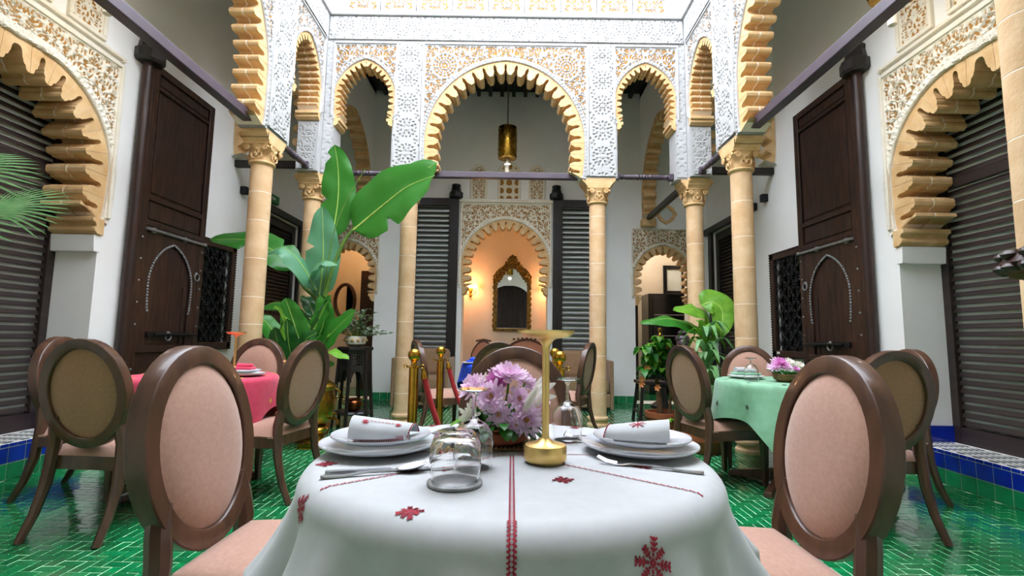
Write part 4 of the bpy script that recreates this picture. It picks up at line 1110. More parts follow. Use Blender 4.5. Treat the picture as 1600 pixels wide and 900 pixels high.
# ---------------------------------------------------------------- plants
def bez(pts, n=16):
    P = [Vector(p) for p in pts]; out = []
    m = len(P)
    if m == 2: return [P[0].lerp(P[1], i/(n-1)) for i in range(n)]
    for i in range(n):
        t = i/(n-1)*(m-1); k = min(int(t), m-2); f = t-k
        p0 = P[max(k-1, 0)]; p1 = P[k]; p2 = P[k+1]; p3 = P[min(k+2, m-1)]
        out.append(.5*((2*p1)+(-p0+p2)*f+(2*p0-5*p1+4*p2-p3)*f*f+(-p0+3*p1-3*p2+p3)*f**3))
    return out
def leaf_b(pts, W, up=(0,0,1), fold=.25, n=18, half=4, tip=.75, tears=(), ripple=.012, b=None, base=.12):
    C = bez(pts, n); b = b or B(); up = Vector(up); V = []; uv = []
    for i in range(n):
        t = i/(n-1); T = (C[min(i+1,n-1)]-C[max(i-1,0)]).normalized()
        S = T.cross(up)
        S = S.normalized() if S.length > 1e-5 else Vector((1,0,0))
        N_ = S.cross(T)
        wprof = W*max(.015, (math.sin(PI*min(1, max(0, t))**tip))**.62)*(1-.25*(t > .9)*(t-.9)*10)
        if t < base: wprof *= (t/base)**.5 if t > 0 else .1
        for k in range(-half, half+1):
            q = k/half; ww = wprof
            for (tt, sd, dep) in tears:
                if q*sd > .25 and abs(t-tt) < .035: ww *= 1-dep*(abs(q)-.25)/.75
            x = q*ww
            V.append(C[i]+S*x*math.cos(fold)+N_*(abs(x)*math.sin(fold)+ripple*math.sin(t*19+q*2.5)*abs(q)-abs(q)**3*ww*.12)); uv.append((q*.5+.5, t+abs(q)*.06))
    b.grid(V, n, 2*half+1, uv=uv); return b
def leaf(parent, pts, W, m='banana_leaf', rib=True, **k):
    o = obj('leaf', leaf_b(pts, W, **k), m, parent, smooth=True)
    if rib:
        C = bez(pts, 14); r0 = max(.004, W*.045)
        obj('midrib', B().tube(C, [r0*(1-.8*i/13) for i in range(14)], 6), 'midrib', o, smooth=True)
    return o
def stem(parent, pts, r0, r1, m='stalk', n=12, name='stalk'):
    C = bez(pts, n); return obj(name, B().tube(C, [r0+(r1-r0)*i/(n-1) for i in range(n)], 8), m, parent, smooth=True)
def pot(parent, r, h_, m='terracotta', rim=.02, name='pot', c=(0,0,0), soil=True):
    obj(name, B().lathe([(r*.68,0),(r*.72,.01),(r*.93,h_-.06),(r,h_-.055),(r+rim*.3,h_),(r-.02,h_),(r-.03,h_-.03),(0,h_-.035)], 28, c=c), m, parent, smooth=True)
    if soil: obj('soil', B().lathe([(r-.03,h_-.032),(0,h_-.025)], 20, c=c), 'soil', parent)

# large banana plant (local origin at the pot)
O = Vector((-1.93, 5.2, 0)); L_ = lambda *p: [Vector((q[0], q[1], q[2]))-O for q in p]
t = thing('banana_plant', 'tall banana plant with big torn leaves in front of the left corner column', 'plant', O)
pot(t, .21, .36)
stem(t, L_((-1.93,5.2,.33),(-1.95,5.2,.9),(-1.93,5.2,1.45)), .05, .03)
stem(t, L_((-1.90,5.2,.33),(-1.91,5.2,1.3),(-1.74,5.18,1.95),(-1.58,5.16,2.2)), .035, .014)
stem(t, L_((-1.95,5.2,1.0),(-1.95,5.22,1.5),(-1.86,5.24,2.1)), .026, .012)
stem(t, L_((-1.93,5.2,.8),(-1.97,5.24,1.35),(-2.15,5.26,1.55),(-2.30,5.3,1.76)), .028, .012)
stem(t, L_((-1.91,5.18,1.25),(-1.80,5.17,2.2),(-1.50,5.15,2.85)), .009, .004)
F_ = (0,-1,0)
leaf(t, L_((-1.86,5.24,2.08),(-1.82,5.25,2.5),(-1.83,5.24,2.85),(-1.87,5.2,3.13)), .19, up=(.05,-1,.25), fold=.12, tears=((.35,-1,.35),(.8,-1,.5)))
leaf(t, L_((-1.95,5.2,1.42),(-1.92,5.18,1.8),(-1.93,5.17,2.1),(-1.95,5.15,2.42)), .185, 'leaf_blue', up=(.1,-1,.2), fold=.15, tears=((.55,-1,.5),))
leaf(t, L_((-1.60,5.16,2.16),(-1.30,5.10,2.40),(-1.0,5.0,2.60),(-.70,4.92,2.70)), .34, up=(-.25,-1,.15), fold=.25, tears=((.35,1,.5),(.93,1,.6)))
leaf(t, L_((-1.60,5.18,2.20),(-1.38,5.22,2.48),(-1.05,5.2,2.72),(-.72,5.16,2.93)), .27, up=(-.3,-1,.1), fold=.1, tears=((.30,-1,.8),(.62,-1,.35)))
leaf(t, L_((-1.96,5.15,1.50),(-2.12,5.05,1.80),(-2.28,5.0,1.93),(-2.42,4.98,1.86)), .15, 'leaf_blue', up=(.2,-.5,1), fold=-.2, tears=((.6,1,.5),))
leaf(t, L_((-2.05,5.12,1.58),(-1.94,5.04,1.74),(-1.82,5.0,1.80),(-1.68,4.98,1.74)), .10, 'leaf_blue', up=(0,-.4,1), fold=-.3)
leaf(t, L_((-2.28,5.3,1.74),(-2.50,5.32,1.93),(-2.80,5.3,2.06),(-3.20,5.25,2.05)), .22, up=(.2,-.75,.7), fold=.15, tears=((.62,-1,.85),(.35,1,.4)))
leaf(t, L_((-1.97,5.2,1.05),(-2.18,5.15,1.28),(-2.36,5.1,1.36),(-2.55,5.05,1.27)), .13, up=(0,-.5,1), fold=-.2)
leaf(t, L_((-2.0,5.24,1.2),(-2.1,5.3,1.38),(-2.2,5.32,1.44)), .08, 'leaf_dark', up=(0,-.6,1))
# broad-leaved plant filling the lower part
O = Vector((-1.98, 4.86, 0)); L_ = lambda *p: [Vector((q[0], q[1], q[2]))-O for q in p]
t = thing('philodendron', 'bushy broad-leaved plant in a terracotta pot under the banana leaves', 'plant', O)
pot(t, .17, .34, name='pot')
def pl(pts, W, m, up=(0,-.7,.7), fold=.2): 
    stem(t, [Vector((0,0,.33)), Vector((pts[0][0]-O.x, pts[0][1]-O.y, pts[0][2]))*.5+Vector((0,0,.2)), Vector(pts[0])-O], .012, .008, n=7)
    leaf(t, L_(*pts), W, m, up=up, fold=fold, n=12, half=3)
pl(((-1.95,4.9,.83),(-2.07,4.9,1.15),(-2.17,4.9,1.40)), .13, 'banana_leaf', (0,-1,.2))
pl(((-1.92,4.85,.80),(-2.12,4.85,.98),(-2.36,4.92,1.02)), .10, 'leaf_dark')
pl(((-1.84,4.88,.80),(-1.66,4.85,1.05),(-1.42,4.82,1.28)), .15, 'banana_leaf', (-.3,-.8,.6))
pl(((-1.86,4.95,.93),(-1.80,5.0,1.2),(-1.85,5.0,1.44)), .11, 'banana_leaf', (.2,-1,.2))
pl(((-1.80,4.75,.66),(-1.62,4.68,.86),(-1.40,4.62,.80)), .085, 'leaf_light', (0,-.3,1))
pl(((-2.0,4.75,.55),(-2.1,4.66,.70),(-2.14,4.60,.88)), .10, 'leaf_light')
pl(((-2.0,4.8,.62),(-2.1,4.72,.85),(-2.16,4.7,1.1)), .11, 'leaf_dark', (0,-1,.3))
pl(((-1.95,4.7,.7),(-1.98,4.62,.95),(-2.0,4.6,1.18)), .10, 'leaf_dark', (.3,-1,.3))
pl(((-1.9,4.72,.6),(-1.85,4.6,.78),(-1.72,4.52,.84)), .09, 'banana_leaf', (0,-.5,1))
pl(((-2.05,4.72,.5),(-2.10,4.56,.6),(-2.12,4.46,.52)), .09, 'leaf_dark', (0,-.5,1))
pl(((-2.02,4.7,.4),(-2.15,4.55,.5),(-2.2,4.48,.44)), .08, 'leaf_light', (0,-.5,1))
pl(((-1.9,4.7,.78),(-1.82,4.62,.98),(-1.70,4.6,1.05)), .09, 'leaf_dark', (0,-.8,.6))
for i in range(11):
    a = i*1.3+.4; x, y = -1.97+.14*math.cos(a), 4.82+.12*math.sin(a)
    pl(((x, y, .5+.055*i), (x+.14*math.cos(a), y+.1*math.sin(a)-.05, .7+.06*i), (x+.24*math.cos(a), y+.15*math.sin(a)-.1, .73+.07*i)), .10, ('leaf_dark', 'banana_leaf', 'leaf_light')[i % 3], (0,-.5,.8))

def lance_tuft(t, c, n, L, W, m, seed, spread=.8, z0=.0, up0=1.0, droop=.5, group=None):
    r = random.Random(seed)
    for i in range(n):
        a = 2*PI*i/n*1.0+r.uniform(-.3, .3)+i*2.4; l = L*r.uniform(.7, 1.1); s_ = spread*r.uniform(.5, 1.1)
        d = Vector((math.cos(a), math.sin(a), 0)); c0 = Vector(c)+Vector((0, 0, z0*r.random()))
        pts = [c0, c0+d*l*.3*s_+Vector((0,0,l*.45*up0)), c0+d*l*.65*s_+Vector((0,0,l*.62*up0)), c0+d*l*s_+Vector((0,0,l*(.65*up0-droop*s_)))]
        obj('leaf', leaf_b(pts, W*r.uniform(.8, 1.15), fold=.3, n=8, half=1, tip=.8, ripple=.0), m if isinstance(m, str) else m[i % len(m)], t, smooth=True)
# plant stand with copper pot and grey-leaved plant
SX, SY = -1.68, 5.66
t = thing('plant_stand', 'tall dark carved wooden stand left of the back doorway pier', 'stand', (SX, SY, 0))
obj('top', B().lathe([(.20,.86),(.21,.87),(.21,.895),(.20,.90)], 8), 'black_wood', t)
for k in range(6):
    a = PI/6+k*PI/3; a2 = a+PI/3; am = (a+a2)/2
    p0 = Vector((.17*math.cos(a), .17*math.sin(a), 0)); p1 = Vector((.17*math.cos(a2), .17*math.sin(a2), 0))
    obj('leg', B().tube([(.225*math.cos(a), .225*math.sin(a), 0), (.19*math.cos(a), .19*math.sin(a), .5), (.17*math.cos(a), .17*math.sin(a), .86)], [.022,.02,.02], 6), 'black_wood', t)
    def mp6(u, v, d, p0=p0, p1=p1, am=am):
        q = p0.lerp(p1, u); return (q.x+d*math.cos(am), q.y+d*math.sin(am), v)
    ar = [(0,.86),(0,.50)]+[(.5-.36*math.cos(x), .50+.13*math.sin(x)) for x in np.linspace(0, PI, 9)]+[(1,.50),(1,.86)]
    holes = [[(hx-.035, hz-.012), (hx+.035, hz-.012), (hx+.035, hz+.012), (hx-.035, hz+.012)] for hx in (.25,.38,.5,.62,.75) for hz in (.70,.735,.77,.805)]
    obj('pierced_panel', B().prism([ar]+holes, -.008, .008, mp6), 'black_wood', t)
    obj('stretcher', B().tube([(.20*math.cos(a), .20*math.sin(a), .16), (.20*math.cos(a2), .20*math.sin(a2), .16)], .018, 4), 'black_wood', t)
obj('shelf', B().lathe([(.19,.15),(.195,.17),(.19,.18)], 6), 'black_wood', t)
t = thing('copper_pot', 'small round copper pot with brass handles on the stand shelf', 'pot', (SX+.02, SY-.03, .181))
obj('bowl', B().lathe([(.055,0),(.085,.03),(.095,.07),(.085,.105),(.07,.12),(.085,.135),(.08,.135),(.065,.12)], 24), 'copper', t, smooth=True)
for e in (-1, 1): obj('handle', B().tube([(e*.085,0,.06),(e*.13,0,.08),(e*.14,0,.12),(e*.115,0,.15),(e*.085,0,.12)], .009, 8).sphere((e*.12,0,.15), .016, 8, 6), 'brass', t, smooth=True)
t = thing('potted_shrub', 'grey-green leafy plant in a carved bowl on the dark stand', 'plant', (SX, SY, .9))
obj('bowl', B().lathe([(.06,0),(.11,.03),(.125,.09),(.115,.12),(.105,.12),(.10,.1),(0,.095)], 24), 'stucco_cream', t, smooth=True)
b = B()
for k in range(12): b.sphere((.12*math.cos(k*PI/6), .12*math.sin(k*PI/6), .075), .02, 6, 5)
obj('carved_band', b, 'stone_carved', t, smooth=True)
r = random.Random(5)
for i in range(22):
    a = i*2.4; rad = .05+.012*i; tip = Vector((rad*1.3*math.cos(a), rad*1.2*math.sin(a), .17+.16*r.random()+.02*(16-i)*.4))
    stem(t, [(.03*math.cos(a), .03*math.sin(a), .09), tip*.6+Vector((0,0,.06)), tip], .005, .003, n=5)
    for j in range(7):
        e = a+j*1.9; q = Vector((0,0,.09)).lerp(tip, .4+.1*j)
        obj('leaf', leaf_b([q, q+Vector((.045*math.cos(e), .045*math.sin(e), .02)), q+Vector((.085*math.cos(e), .085*math.sin(e), .005))], .024, n=6, half=1, ripple=0), 'leaf_grey', t, smooth=True)

# brass samovar
t = thing('samovar', 'big ornate brass samovar standing on the floor left of the white table', 'samovar', (-1.67, 4.62, 0))
obj('foot_plate', B().box(-.125,.125,-.125,.125,.015,.05).box(-.13,.13,-.13,.13,0,.018), 'old_brass', t, bevel=.008)
obj('foot', B().lathe([(.115,.05),(.10,.07),(.07,.085),(.065,.11),(.09,.14),(.10,.165),(.085,.19),(.065,.20)], 28), 'old_brass', t, smooth=True)
bd = obj('body', B().lathe([(.065,.20),(.11,.23),(.145,.29),(.155,.36),(.15,.45),(.14,.52),(.155,.54),(.16,.555),(.145,.57),(.10,.60),(.07,.62),(.055,.64)], 32), 'old_brass', t, smooth=True)
m_ = B()
for k in range(5): m_.sphere((-.04+.02*k, -.15, .40-.012*abs(k-2)*0), .012, 8, 6)
for k in range(9): m_.tube([(.03*math.cos(x)*(1-k*.05)-.0, -.152, .37-.01*k) for x in (0, PI)], .004, 5)
obj('medallion', m_, 'old_brass', bd, smooth=True)
obj('chimney', B().lathe([(.055,.64),(.045,.66),(.04,.68),(.05,.69),(.045,.70),(.04,.78),(.045,.79),(.04,.80),(.042,.86),(.038,.86)], 20), 'old_brass', t, smooth=True)
obj('lid_knob', B().sphere((.09,-.05,.625), .018, 10, 8).sphere((.09,-.05,.60), .024, 10, 8,(1,1,.6)), 'old_brass', t, smooth=True)
obj('tap', B().tube([(.13,-.06,.27),(.20,-.09,.27),(.225,-.10,.255),(.23,-.10,.22)], [.012,.012,.012,.009], 8).tube([(.19,-.085,.27),(.19,-.085,.31)], .007, 6).tube([(.165,-.075,.312),(.215,-.095,.312)], .009, 6), 'old_brass', t, smooth=True)
for e in (-1, 1): obj('handle', B().tube([(e*.14,0,.44),(e*.19,0,.45),(e*.20,0,.50),(e*.15,0,.535)], .01, 8), 'old_brass', t, smooth=True)

# right-hand plant corner
O = Vector((2.25, 5.25, 0)); L_ = lambda *p: [Vector(q)-O for q in p]
t = thing('banana_plant', 'small banana plant with flat spreading leaves by the right corner column', 'plant', O)
pot(t, .17, .32); stem(t, [(0,0,.3),(0,0,.8),(-.01,0,1.15)], .04, .025)
leaf(t, L_((2.25,5.25,1.12),(2.03,5.2,1.20),(1.76,5.15,1.255),(1.47,5.1,1.20)), .13, up=(0,-.55,.9), fold=-.15, tears=())
leaf(t, L_((2.25,5.25,1.15),(2.20,5.2,1.30),(2.05,5.12,1.36),(1.80,5.05,1.345)), .13, 'leaf_light', up=(.2,-.7,.8), fold=-.1)
leaf(t, L_((2.16,5.22,1.40),(2.28,5.2,1.44),(2.36,5.15,1.33),(2.28,5.05,1.06)), .17, 'leaf_light', up=(0,-.9,.5), fold=.2)
O = Vector((2.12, 5.02, 0))
t = thing('spider_plant', 'long striped green leaf plant behind the chair left of the green table', 'plant', O); pot(t, .15, .3)
stem(t, [(0,0,.28),(0,0,.9)], .02, .015)
for k, z in enumerate((.40,.55,.7,.85,.98)): lance_tuft(t, (0,0,z), 12, .34, .032, ['palm_leaf','leaf_light'], 20+k, 1.0, .05, .9, .55)
lance_tuft(t, (0,0,.92), 7, .42, .034, 'leaf_light', 31, .45, .05, 1.1, .2)
O = Vector((1.83, 5.5, 0))
t = thing('croton_plant', 'bushy plant with orange blossoms in a wide terracotta pot', 'plant', O); pot(t, .205, .24)
stem(t, [(-.04,0,.2),(-.06,0,.42),(-.08,0,.6)], .035, .022, 'bark', name='trunk'); stem(t, [(.06,0,.2),(.08,.02,.45),(.08,0,.7)], .018, .012, 'bark', name='trunk')
for k, (x, y, z) in enumerate(((-.08,0,.62),(-.15,-.05,.70),(-.02,-.05,.76),(.08,0,.72),(-.1,.05,.85),(.0,-.08,.60),(.1,-.05,.62),(-.2,-.02,.56),(-.05,-.1,.9),(-.2,-.08,.82))):
    lance_tuft(t, (x,y,z), 12, .2, .05, ['leaf_dark','leaf_light','banana_leaf'], 40+k, 1.0, .06, .9, .5)
for k, (x, y, z) in enumerate(((-.22,-.12,.72),(-.27,-.1,.60),(-.13,-.18,.52),(-.28,-.12,.55))):
    b = B()
    for j in range(6): b.add(*((lambda v, f: (v, f))([Vector((x,y,z)), Vector((x+.03*math.cos(j-.4), y-.02, z+.03*math.sin(j-.4))), Vector((x+.04*math.cos(j), y-.025, z+.04*math.sin(j))), Vector((x+.03*math.cos(j+.4), y-.02, z+.03*math.sin(j+.4)))], [(0,1,2,3)])))
    obj('blossom', b, 'petal_orange', t)
O = Vector((1.87, 5.06, 0))
t = thing('seedling_pot', 'small pot with a few pale green leaves in front of the wide terracotta pot', 'plant', O); pot(t, .085, .12)
for k, (x, z) in enumerate(((-.12,.22),(.12,.24),(-.03,.18),(-.05,.30),(.17,.2))):
    stem(t, [(0,0,.1),(x*.5,0,z*.9),(x*.8,-.01,z)], .004, .003, n=5)
    leaf(t, [(x*.7,-.01,z),(x*1.0,-.03,z+.01),(x*1.35,-.05,z-.03)], .03, 'leaf_light', rib=False, n=8, half=2)
t = thing('terracotta_pot', 'low empty terracotta pot on the floor under the chair left of the green table', 'pot', (1.93, 4.66, 0)); pot(t, .19, .17)
t = thing('pedestal', 'dark turned pedestal carrying the bust', 'pedestal', (2.13, 5.72, 0)); obj('column_shaft', B().lathe([(.14,0),(.14,.05),(.06,.1),(.05,.45),(.09,.66),(.11,.70)], 18), 'black_wood', t, smooth=True)
obj('plate', B().lathe([(.12,.70),(.125,.71),(.125,.73),(.12,.735)], 18), 'black_wood', t, smooth=True)
t = thing('carved_bust', 'dark purple-brown carved bust standing under the flat banana leaf', 'statue', (2.13, 5.72, .735))
obj('shoulders', B().lathe([(.10,0),(.11,.02),(.085,.05),(.075,.09),(.06,.12),(.045,.15)], 18).sphere((-.06,0,.08), .05, 10, 8, (1,.7,.8)).sphere((.06,0,.08), .05, 10, 8, (1,.7,.8)), 'statue', t, smooth=True)
obj('head', B().sphere((-.01,-.01,.25), .075, 14, 10, (.85,1,1.25)).sphere((-.015,-.085,.245), .018, 8, 6, (.8,1,1.5)).lathe([(.045,.14),(.04,.19)], 12), 'statue', t, smooth=True)
obj('headdress', B().sphere((.0,.01,.31), .085, 14, 10, (1,1,.7)).sphere((.055,.02,.26), .05, 10, 8, (.7,1,1.4)).lathe([(.05,.36),(.06,.38),(.03,.41),(0,.42)], 12), 'statue', t, smooth=True)
t = thing('plant_table', 'dark low stool with thin legs beside the right doorway', 'stool', (1.88, 6.2, 0))
obj('top', B().box(-.17,.17,-.17,.17,.48,.52), 'black_wood', t, bevel=.006)
for sx in (-1, 1):
    for sy in (-1, 1): obj('leg', B().tube([(sx*.18, sy*.18, 0), (sx*.13, sy*.13, .48)], .022, 6), 'black_wood', t)
for sx in (-1, 1): obj('stretcher', B().tube([(sx*.17,-.17,.14),(sx*.17,.17,.14)], .018, 4), 'black_wood', t)
t = thing('brass_urn', 'lidded brass urn with a tall knob in front of the right doorway', 'urn', (2.42, 7.55, .0))
obj('stand', B().lathe([(.16,0),(.16,.04),(.07,.1),(.06,.5),(.14,.62)], 20), 'black_wood', t, smooth=True)
obj('body', B().lathe([(.09,.62),(.15,.68),(.19,.78),(.205,.90),(.20,.93),(.21,.94)], 28), 'old_brass', t, smooth=True)
ld = obj('lid', B().lathe([(.215,.94),(.21,.955),(.13,.99),(.08,1.03),(.04,1.05)], 28), 'old_brass', t, smooth=True)
obj('knob', B().lathe([(.02,1.05),(.03,1.07),(.018,1.09),(.03,1.11),(.018,1.14),(.035,1.18),(.03,1.21),(0,1.22)], 14), 'brass', ld, smooth=True)
# palm at the left edge
O = Vector((-2.92, 2.42, 0)); t = thing('potted_palm', 'fan palm with thin pointed leaflets at the left picture edge', 'plant', O); pot(t, .2, .38)
stem(t, [(0,0,.36),(.02,0,.8),(.05,.02,1.2)], .05, .035, 'bark', name='trunk')
for k, (hx, hy, hz, ang) in enumerate(((.24,-.10,1.80,.15),(.22,-.14,1.55,.0),(.05,.3,1.7,1.0))):
    hub = Vector((hx, hy, hz)); stem(t, [(.05,.02,1.2), (hx*.6,hy*.6,1.2+(hz-1.2)*.75), hub], .01, .007, n=6)
    b = B()
    for j in range(21):
        a = ang+(-1.25+2.5*j/20); d = Vector((math.cos(a)*math.cos(.1), math.sin(a)*.55, math.sin(a)*.75-.12)); l = .46-.1*abs(j-10)/10
        b2 = leaf_b([hub, hub+d*l*.5, hub+d*l+Vector((0,0,-.05))], .007, n=7, half=1, ripple=0, up=(0,-1,.5))
        obj('leaflet', b2, 'palm_leaf', t, smooth=True)

# ---------------------------------------------------------------- lamps, mirror, room contents
t = thing('hanging_lantern', 'pierced brass cylinder lantern hanging in the central arch', 'lantern', (.02, 7.0, 3.68))
obj('cylinder', B().lathe([(.135,.0),(.14,.01),(.14,.46),(.135,.475)], 32), 'old_brass', t, smooth=True)
obj('top_cap', B().lathe([(.14,.475),(.05,.49),(.02,.52)], 24), 'old_brass', t, smooth=True)
obj('rod', B().tube([(0,0,.5),(0,0,1.54)], .012, 8), 'pewter', t)
pb = B()
for k in range(60):
    a = k*2.399; z = .03+.41*k/60; pb.sphere((.14*math.cos(a), .14*math.sin(a), z), .008, 5, 4)
obj('pierced_studs', pb, 'brass', t)
obj('bottom_finial', B().lathe([(.018,-.24),(.03,-.23),(.028,-.10),(.045,-.085),(.03,-.06),(.018,-.03),(.012,0)], 12), 'stucco_cream', t, smooth=True)
bm_l = bpy.data.lights.new('lantern_light', 'POINT'); bm_l.energy = 3; bm_l.color = (1,.9,.75); bm_l.shadow_soft_size = .05
lo = bpy.data.objects.new('lantern_light', bm_l); COL.objects.link(lo); lo.parent = t; lo.location = (0, 0, -.13)
for (x, y, z, lab) in ((2.93, 3.4, 3.62, 'pierced brass lantern in the right gallery, only its pale tip in the picture'), (-2.93, 3.4, 3.62, 'pierced brass lantern in the left gallery above the picture edge'), (0, -.35, 3.6, 'pierced brass lantern in the gallery behind the viewer')):
    dup(t, (x, y, z), None, lab)
def sconce(x, y, z, label):
    t = thing('wall_sconce', label, 'sconce', (x, y, z))
    obj('back_plate', B().sphere((0,0,0), .06, 14, 8, (.6,.3,1.4)).sphere((0,-.02,-.12), .03, 10, 8, (1,1,1.3)), 'old_brass', t, smooth=True)
    for e in (-1, 0, 1):
        obj('arm', B().tube([(0,-.02,-.08),(e*.05,-.06,-.11),(e*.10,-.09-.03*(e == 0),-.08),(e*.10,-.09-.03*(e == 0),-.03)], .008, 6), 'brass', t, smooth=True)
        obj('shade', B().lathe([(.03,.0),(.05,-.07),(.045,-.07),(.027,0)], 14, c=(e*.10, -.09-.03*(e == 0), .10)), 'lamp_glow', t, smooth=True)
    l = bpy.data.lights.new('sconce_light', 'POINT'); l.energy = 1.6; l.color = (1,.76,.50); l.shadow_soft_size = .06
    o = bpy.data.objects.new('sconce_light', l); COL.objects.link(o); o.parent = t; o.location = (0,-.22,.05)
sconce(-.72, 9.77, 1.98, 'glowing three-armed brass sconce left of the ornate mirror'); sconce(.87, 9.77, 1.95, 'glowing brass sconce right of the mirror, mostly behind the arch')
t = thing('ornate_mirror', 'tall gilt-framed mirror with a carved crest on the alcove wall', 'mirror', (.12, 9.79, 1.16))
out = [(-.375,0),(.375,0),(.375,1.12),(.33,1.2),(.27,1.26),(.18,1.32),(0,1.36),(-.18,1.32),(-.27,1.26),(-.33,1.2),(-.375,1.12)]
inn = [(p[0]*.80, .06+(p[1])*.885) for p in out]
obj('frame', B().prism([out, inn], -.05, 0, lambda u, v, d: (u, d, v)), 'gilt', t, bevel=.012)
obj('mirror_glass', B().flat([inn], -.012, lambda u, v, d: (u, d, v)), 'mirror', t)
b = B()
for (x, z) in [(-.375, .1+.11*i) for i in range(10)]+[(.375, .1+.11*i) for i in range(10)]: b.sphere((x, -.045, z), .026, 7, 5, (.8,.7,1.5))
obj('frame_beads', b, 'gilt', t, smooth=True)
b = B(); r = random.Random(3)
for i in range(-9, 10):
    x = i*.04; top = 1.34+.17*math.exp(-(x/.12)**2)-.35*(abs(x)/.38)**2.2
    for j in range(4): b.sphere((x+r.uniform(-.01,.01), -.05, top-.05*j), .028+.008*r.random(), 7, 5, (1.1,.8,1))
b.lathe([(.05,0),(.04,.03),(.015,.07),(0,.09)], 10, c=(0,-.04,1.47)); obj('carved_crest', b, 'gilt', t, smooth=True)
t = thing('wine_cooler', 'tall black glass-front cooler inside the right doorway', 'fridge', (3.05, 9.35, 0))
obj('cabinet', B().box(-.30,.45,0,.5,0,1.92), 'black_gloss', t, bevel=.01)
obj('glass_door', B().box(-.22,.40,-.02,.0,.1,1.82), 'black_gloss', t, bevel=.004)
for z in (.7, 1.1, 1.5): obj('shelf', B().box(-.20,.38,-.03,-.022,z,z+.02), 'pewter', t)
t = thing('framed_picture', 'black framed picture above the cooler in the right room', 'picture', (3.43, 9.86, 2.25)); obj('frame', B().prism([[(-.22,-.3),(.22,-.3),(.22,.3),(-.22,.3)],[(-.15,-.22),(.15,-.22),(.15,.22),(-.15,.22)]], 0, .035, lambda u, v, d: (u, d, v)), 'black_gloss', t); obj('print', B().box(-.15,.15,.02,.03,-.22,.22), 'frosted', t)
t = thing('wooden_post', 'brown wooden door edge inside the right doorway', 'door leaf', (2.26, 8.46, 0)); obj('board', B().box(-.06,.06,0,.5,0,1.75), 'dark_wood', t, bevel=.006); obj('cap', B().box(-.07,.07,-.01,.51,1.75,1.78), 'dark_wood', t, bevel=.006)
t = thing('oval_mirror', 'small oval dark-framed mirror in the warm room through the left doorway', 'mirror', (-3.28, 9.86, 1.72))
P = []; 
b = B()
b.tube([(.20*math.cos(a), 0, .34*math.sin(a)) for a in np.linspace(0, 2*PI, 33)], .035, 8); obj('frame', b, 'dark_wood', t, smooth=True)
obj('mirror_glass', B().flat([[(.20*math.cos(a), .34*math.sin(a)) for a in np.linspace(0, 2*PI, 32, endpoint=False)]], .01, lambda u, v, d: (u, d, v)), 'mirror', t)
t = thing('carved_screen', 'dark pierced wooden screen panel inside the left doorway', 'screen', (-2.70, 9.5, 0)); 
obj('panel', B().box(-.16,.16,0,.04,0,2.3), 'dark_wood', t, bevel=.006)
b = B()
for i in range(6):
    for j in range(9): b.box(-.14+.05*i, -.11+.05*i, -.01, 0, 1.5+.07*j, 1.55+.07*j)
obj('lattice', b, 'black_wood', t)
for nm_, x, y, e, colr, z in (('room_lamp_left', -2.5, 9.2, 5, (1,.62,.34), 3.0), ('room_lamp_right', 2.4, 9.2, 14, (1,.92,.82), 3.2)):
    t = thing('ceiling_lamp', 'small round ceiling lamp in the room behind the %s doorway' % ('left' if x < 0 else 'right'), 'lamp', (x, y, z+.35)); obj('globe', B().sphere((0,0,0), .08, 12, 8), 'lamp_glow', t, smooth=True); obj('rod', B().tube([(0,0,.07),(0,0,.35-(.35-(3.7-z-.35)))], .01, 6), 'old_brass', t)
    l = bpy.data.lights.new(nm_, 'POINT'); l.energy = e; l.color = colr; l.shadow_soft_size = .1
    o = bpy.data.objects.new(nm_, l); COL.objects.link(o); o.parent = t; o.location = (0, 0, -.15)
# carved wooden bowl on a pole at the right edge
t = thing('carved_bowl_stand', 'carved wooden scale-patterned bowl on a pole at the right picture edge', 'stand', (2.06, 1.60, 0))
obj('pole', B().lathe([(.16,0),(.16,.03),(.04,.07),(.03,.6),(.045,.9),(.03,1.24),(.06,1.27)], 18), 'dark_wood', t, smooth=True)
obj('bowl', B().lathe([(.03,1.255),(.12,1.262),(.20,1.29),(.225,1.315),(.205,1.345),(.13,1.375),(.05,1.385)], 28), 'dark_wood', t, smooth=True)
for ring, (rr, zz, n_) in enumerate(((.205,1.30,18),(.17,1.285,16),(.20,1.345,16))):
    for k in range(n_):
        a = 2*PI*(k+.5*(ring % 2))/n_; b = B(); b.sphere((0,0,0), .036, 8, 6, (1,.9,.55), M=Matrix.Translation((rr*math.cos(a), rr*math.sin(a), zz)) @ Matrix.Rotation(a, 4, 'Z'))
        obj('carved_scale', b, 'dark_wood' if ring != 1 else 'bark', t, smooth=True)
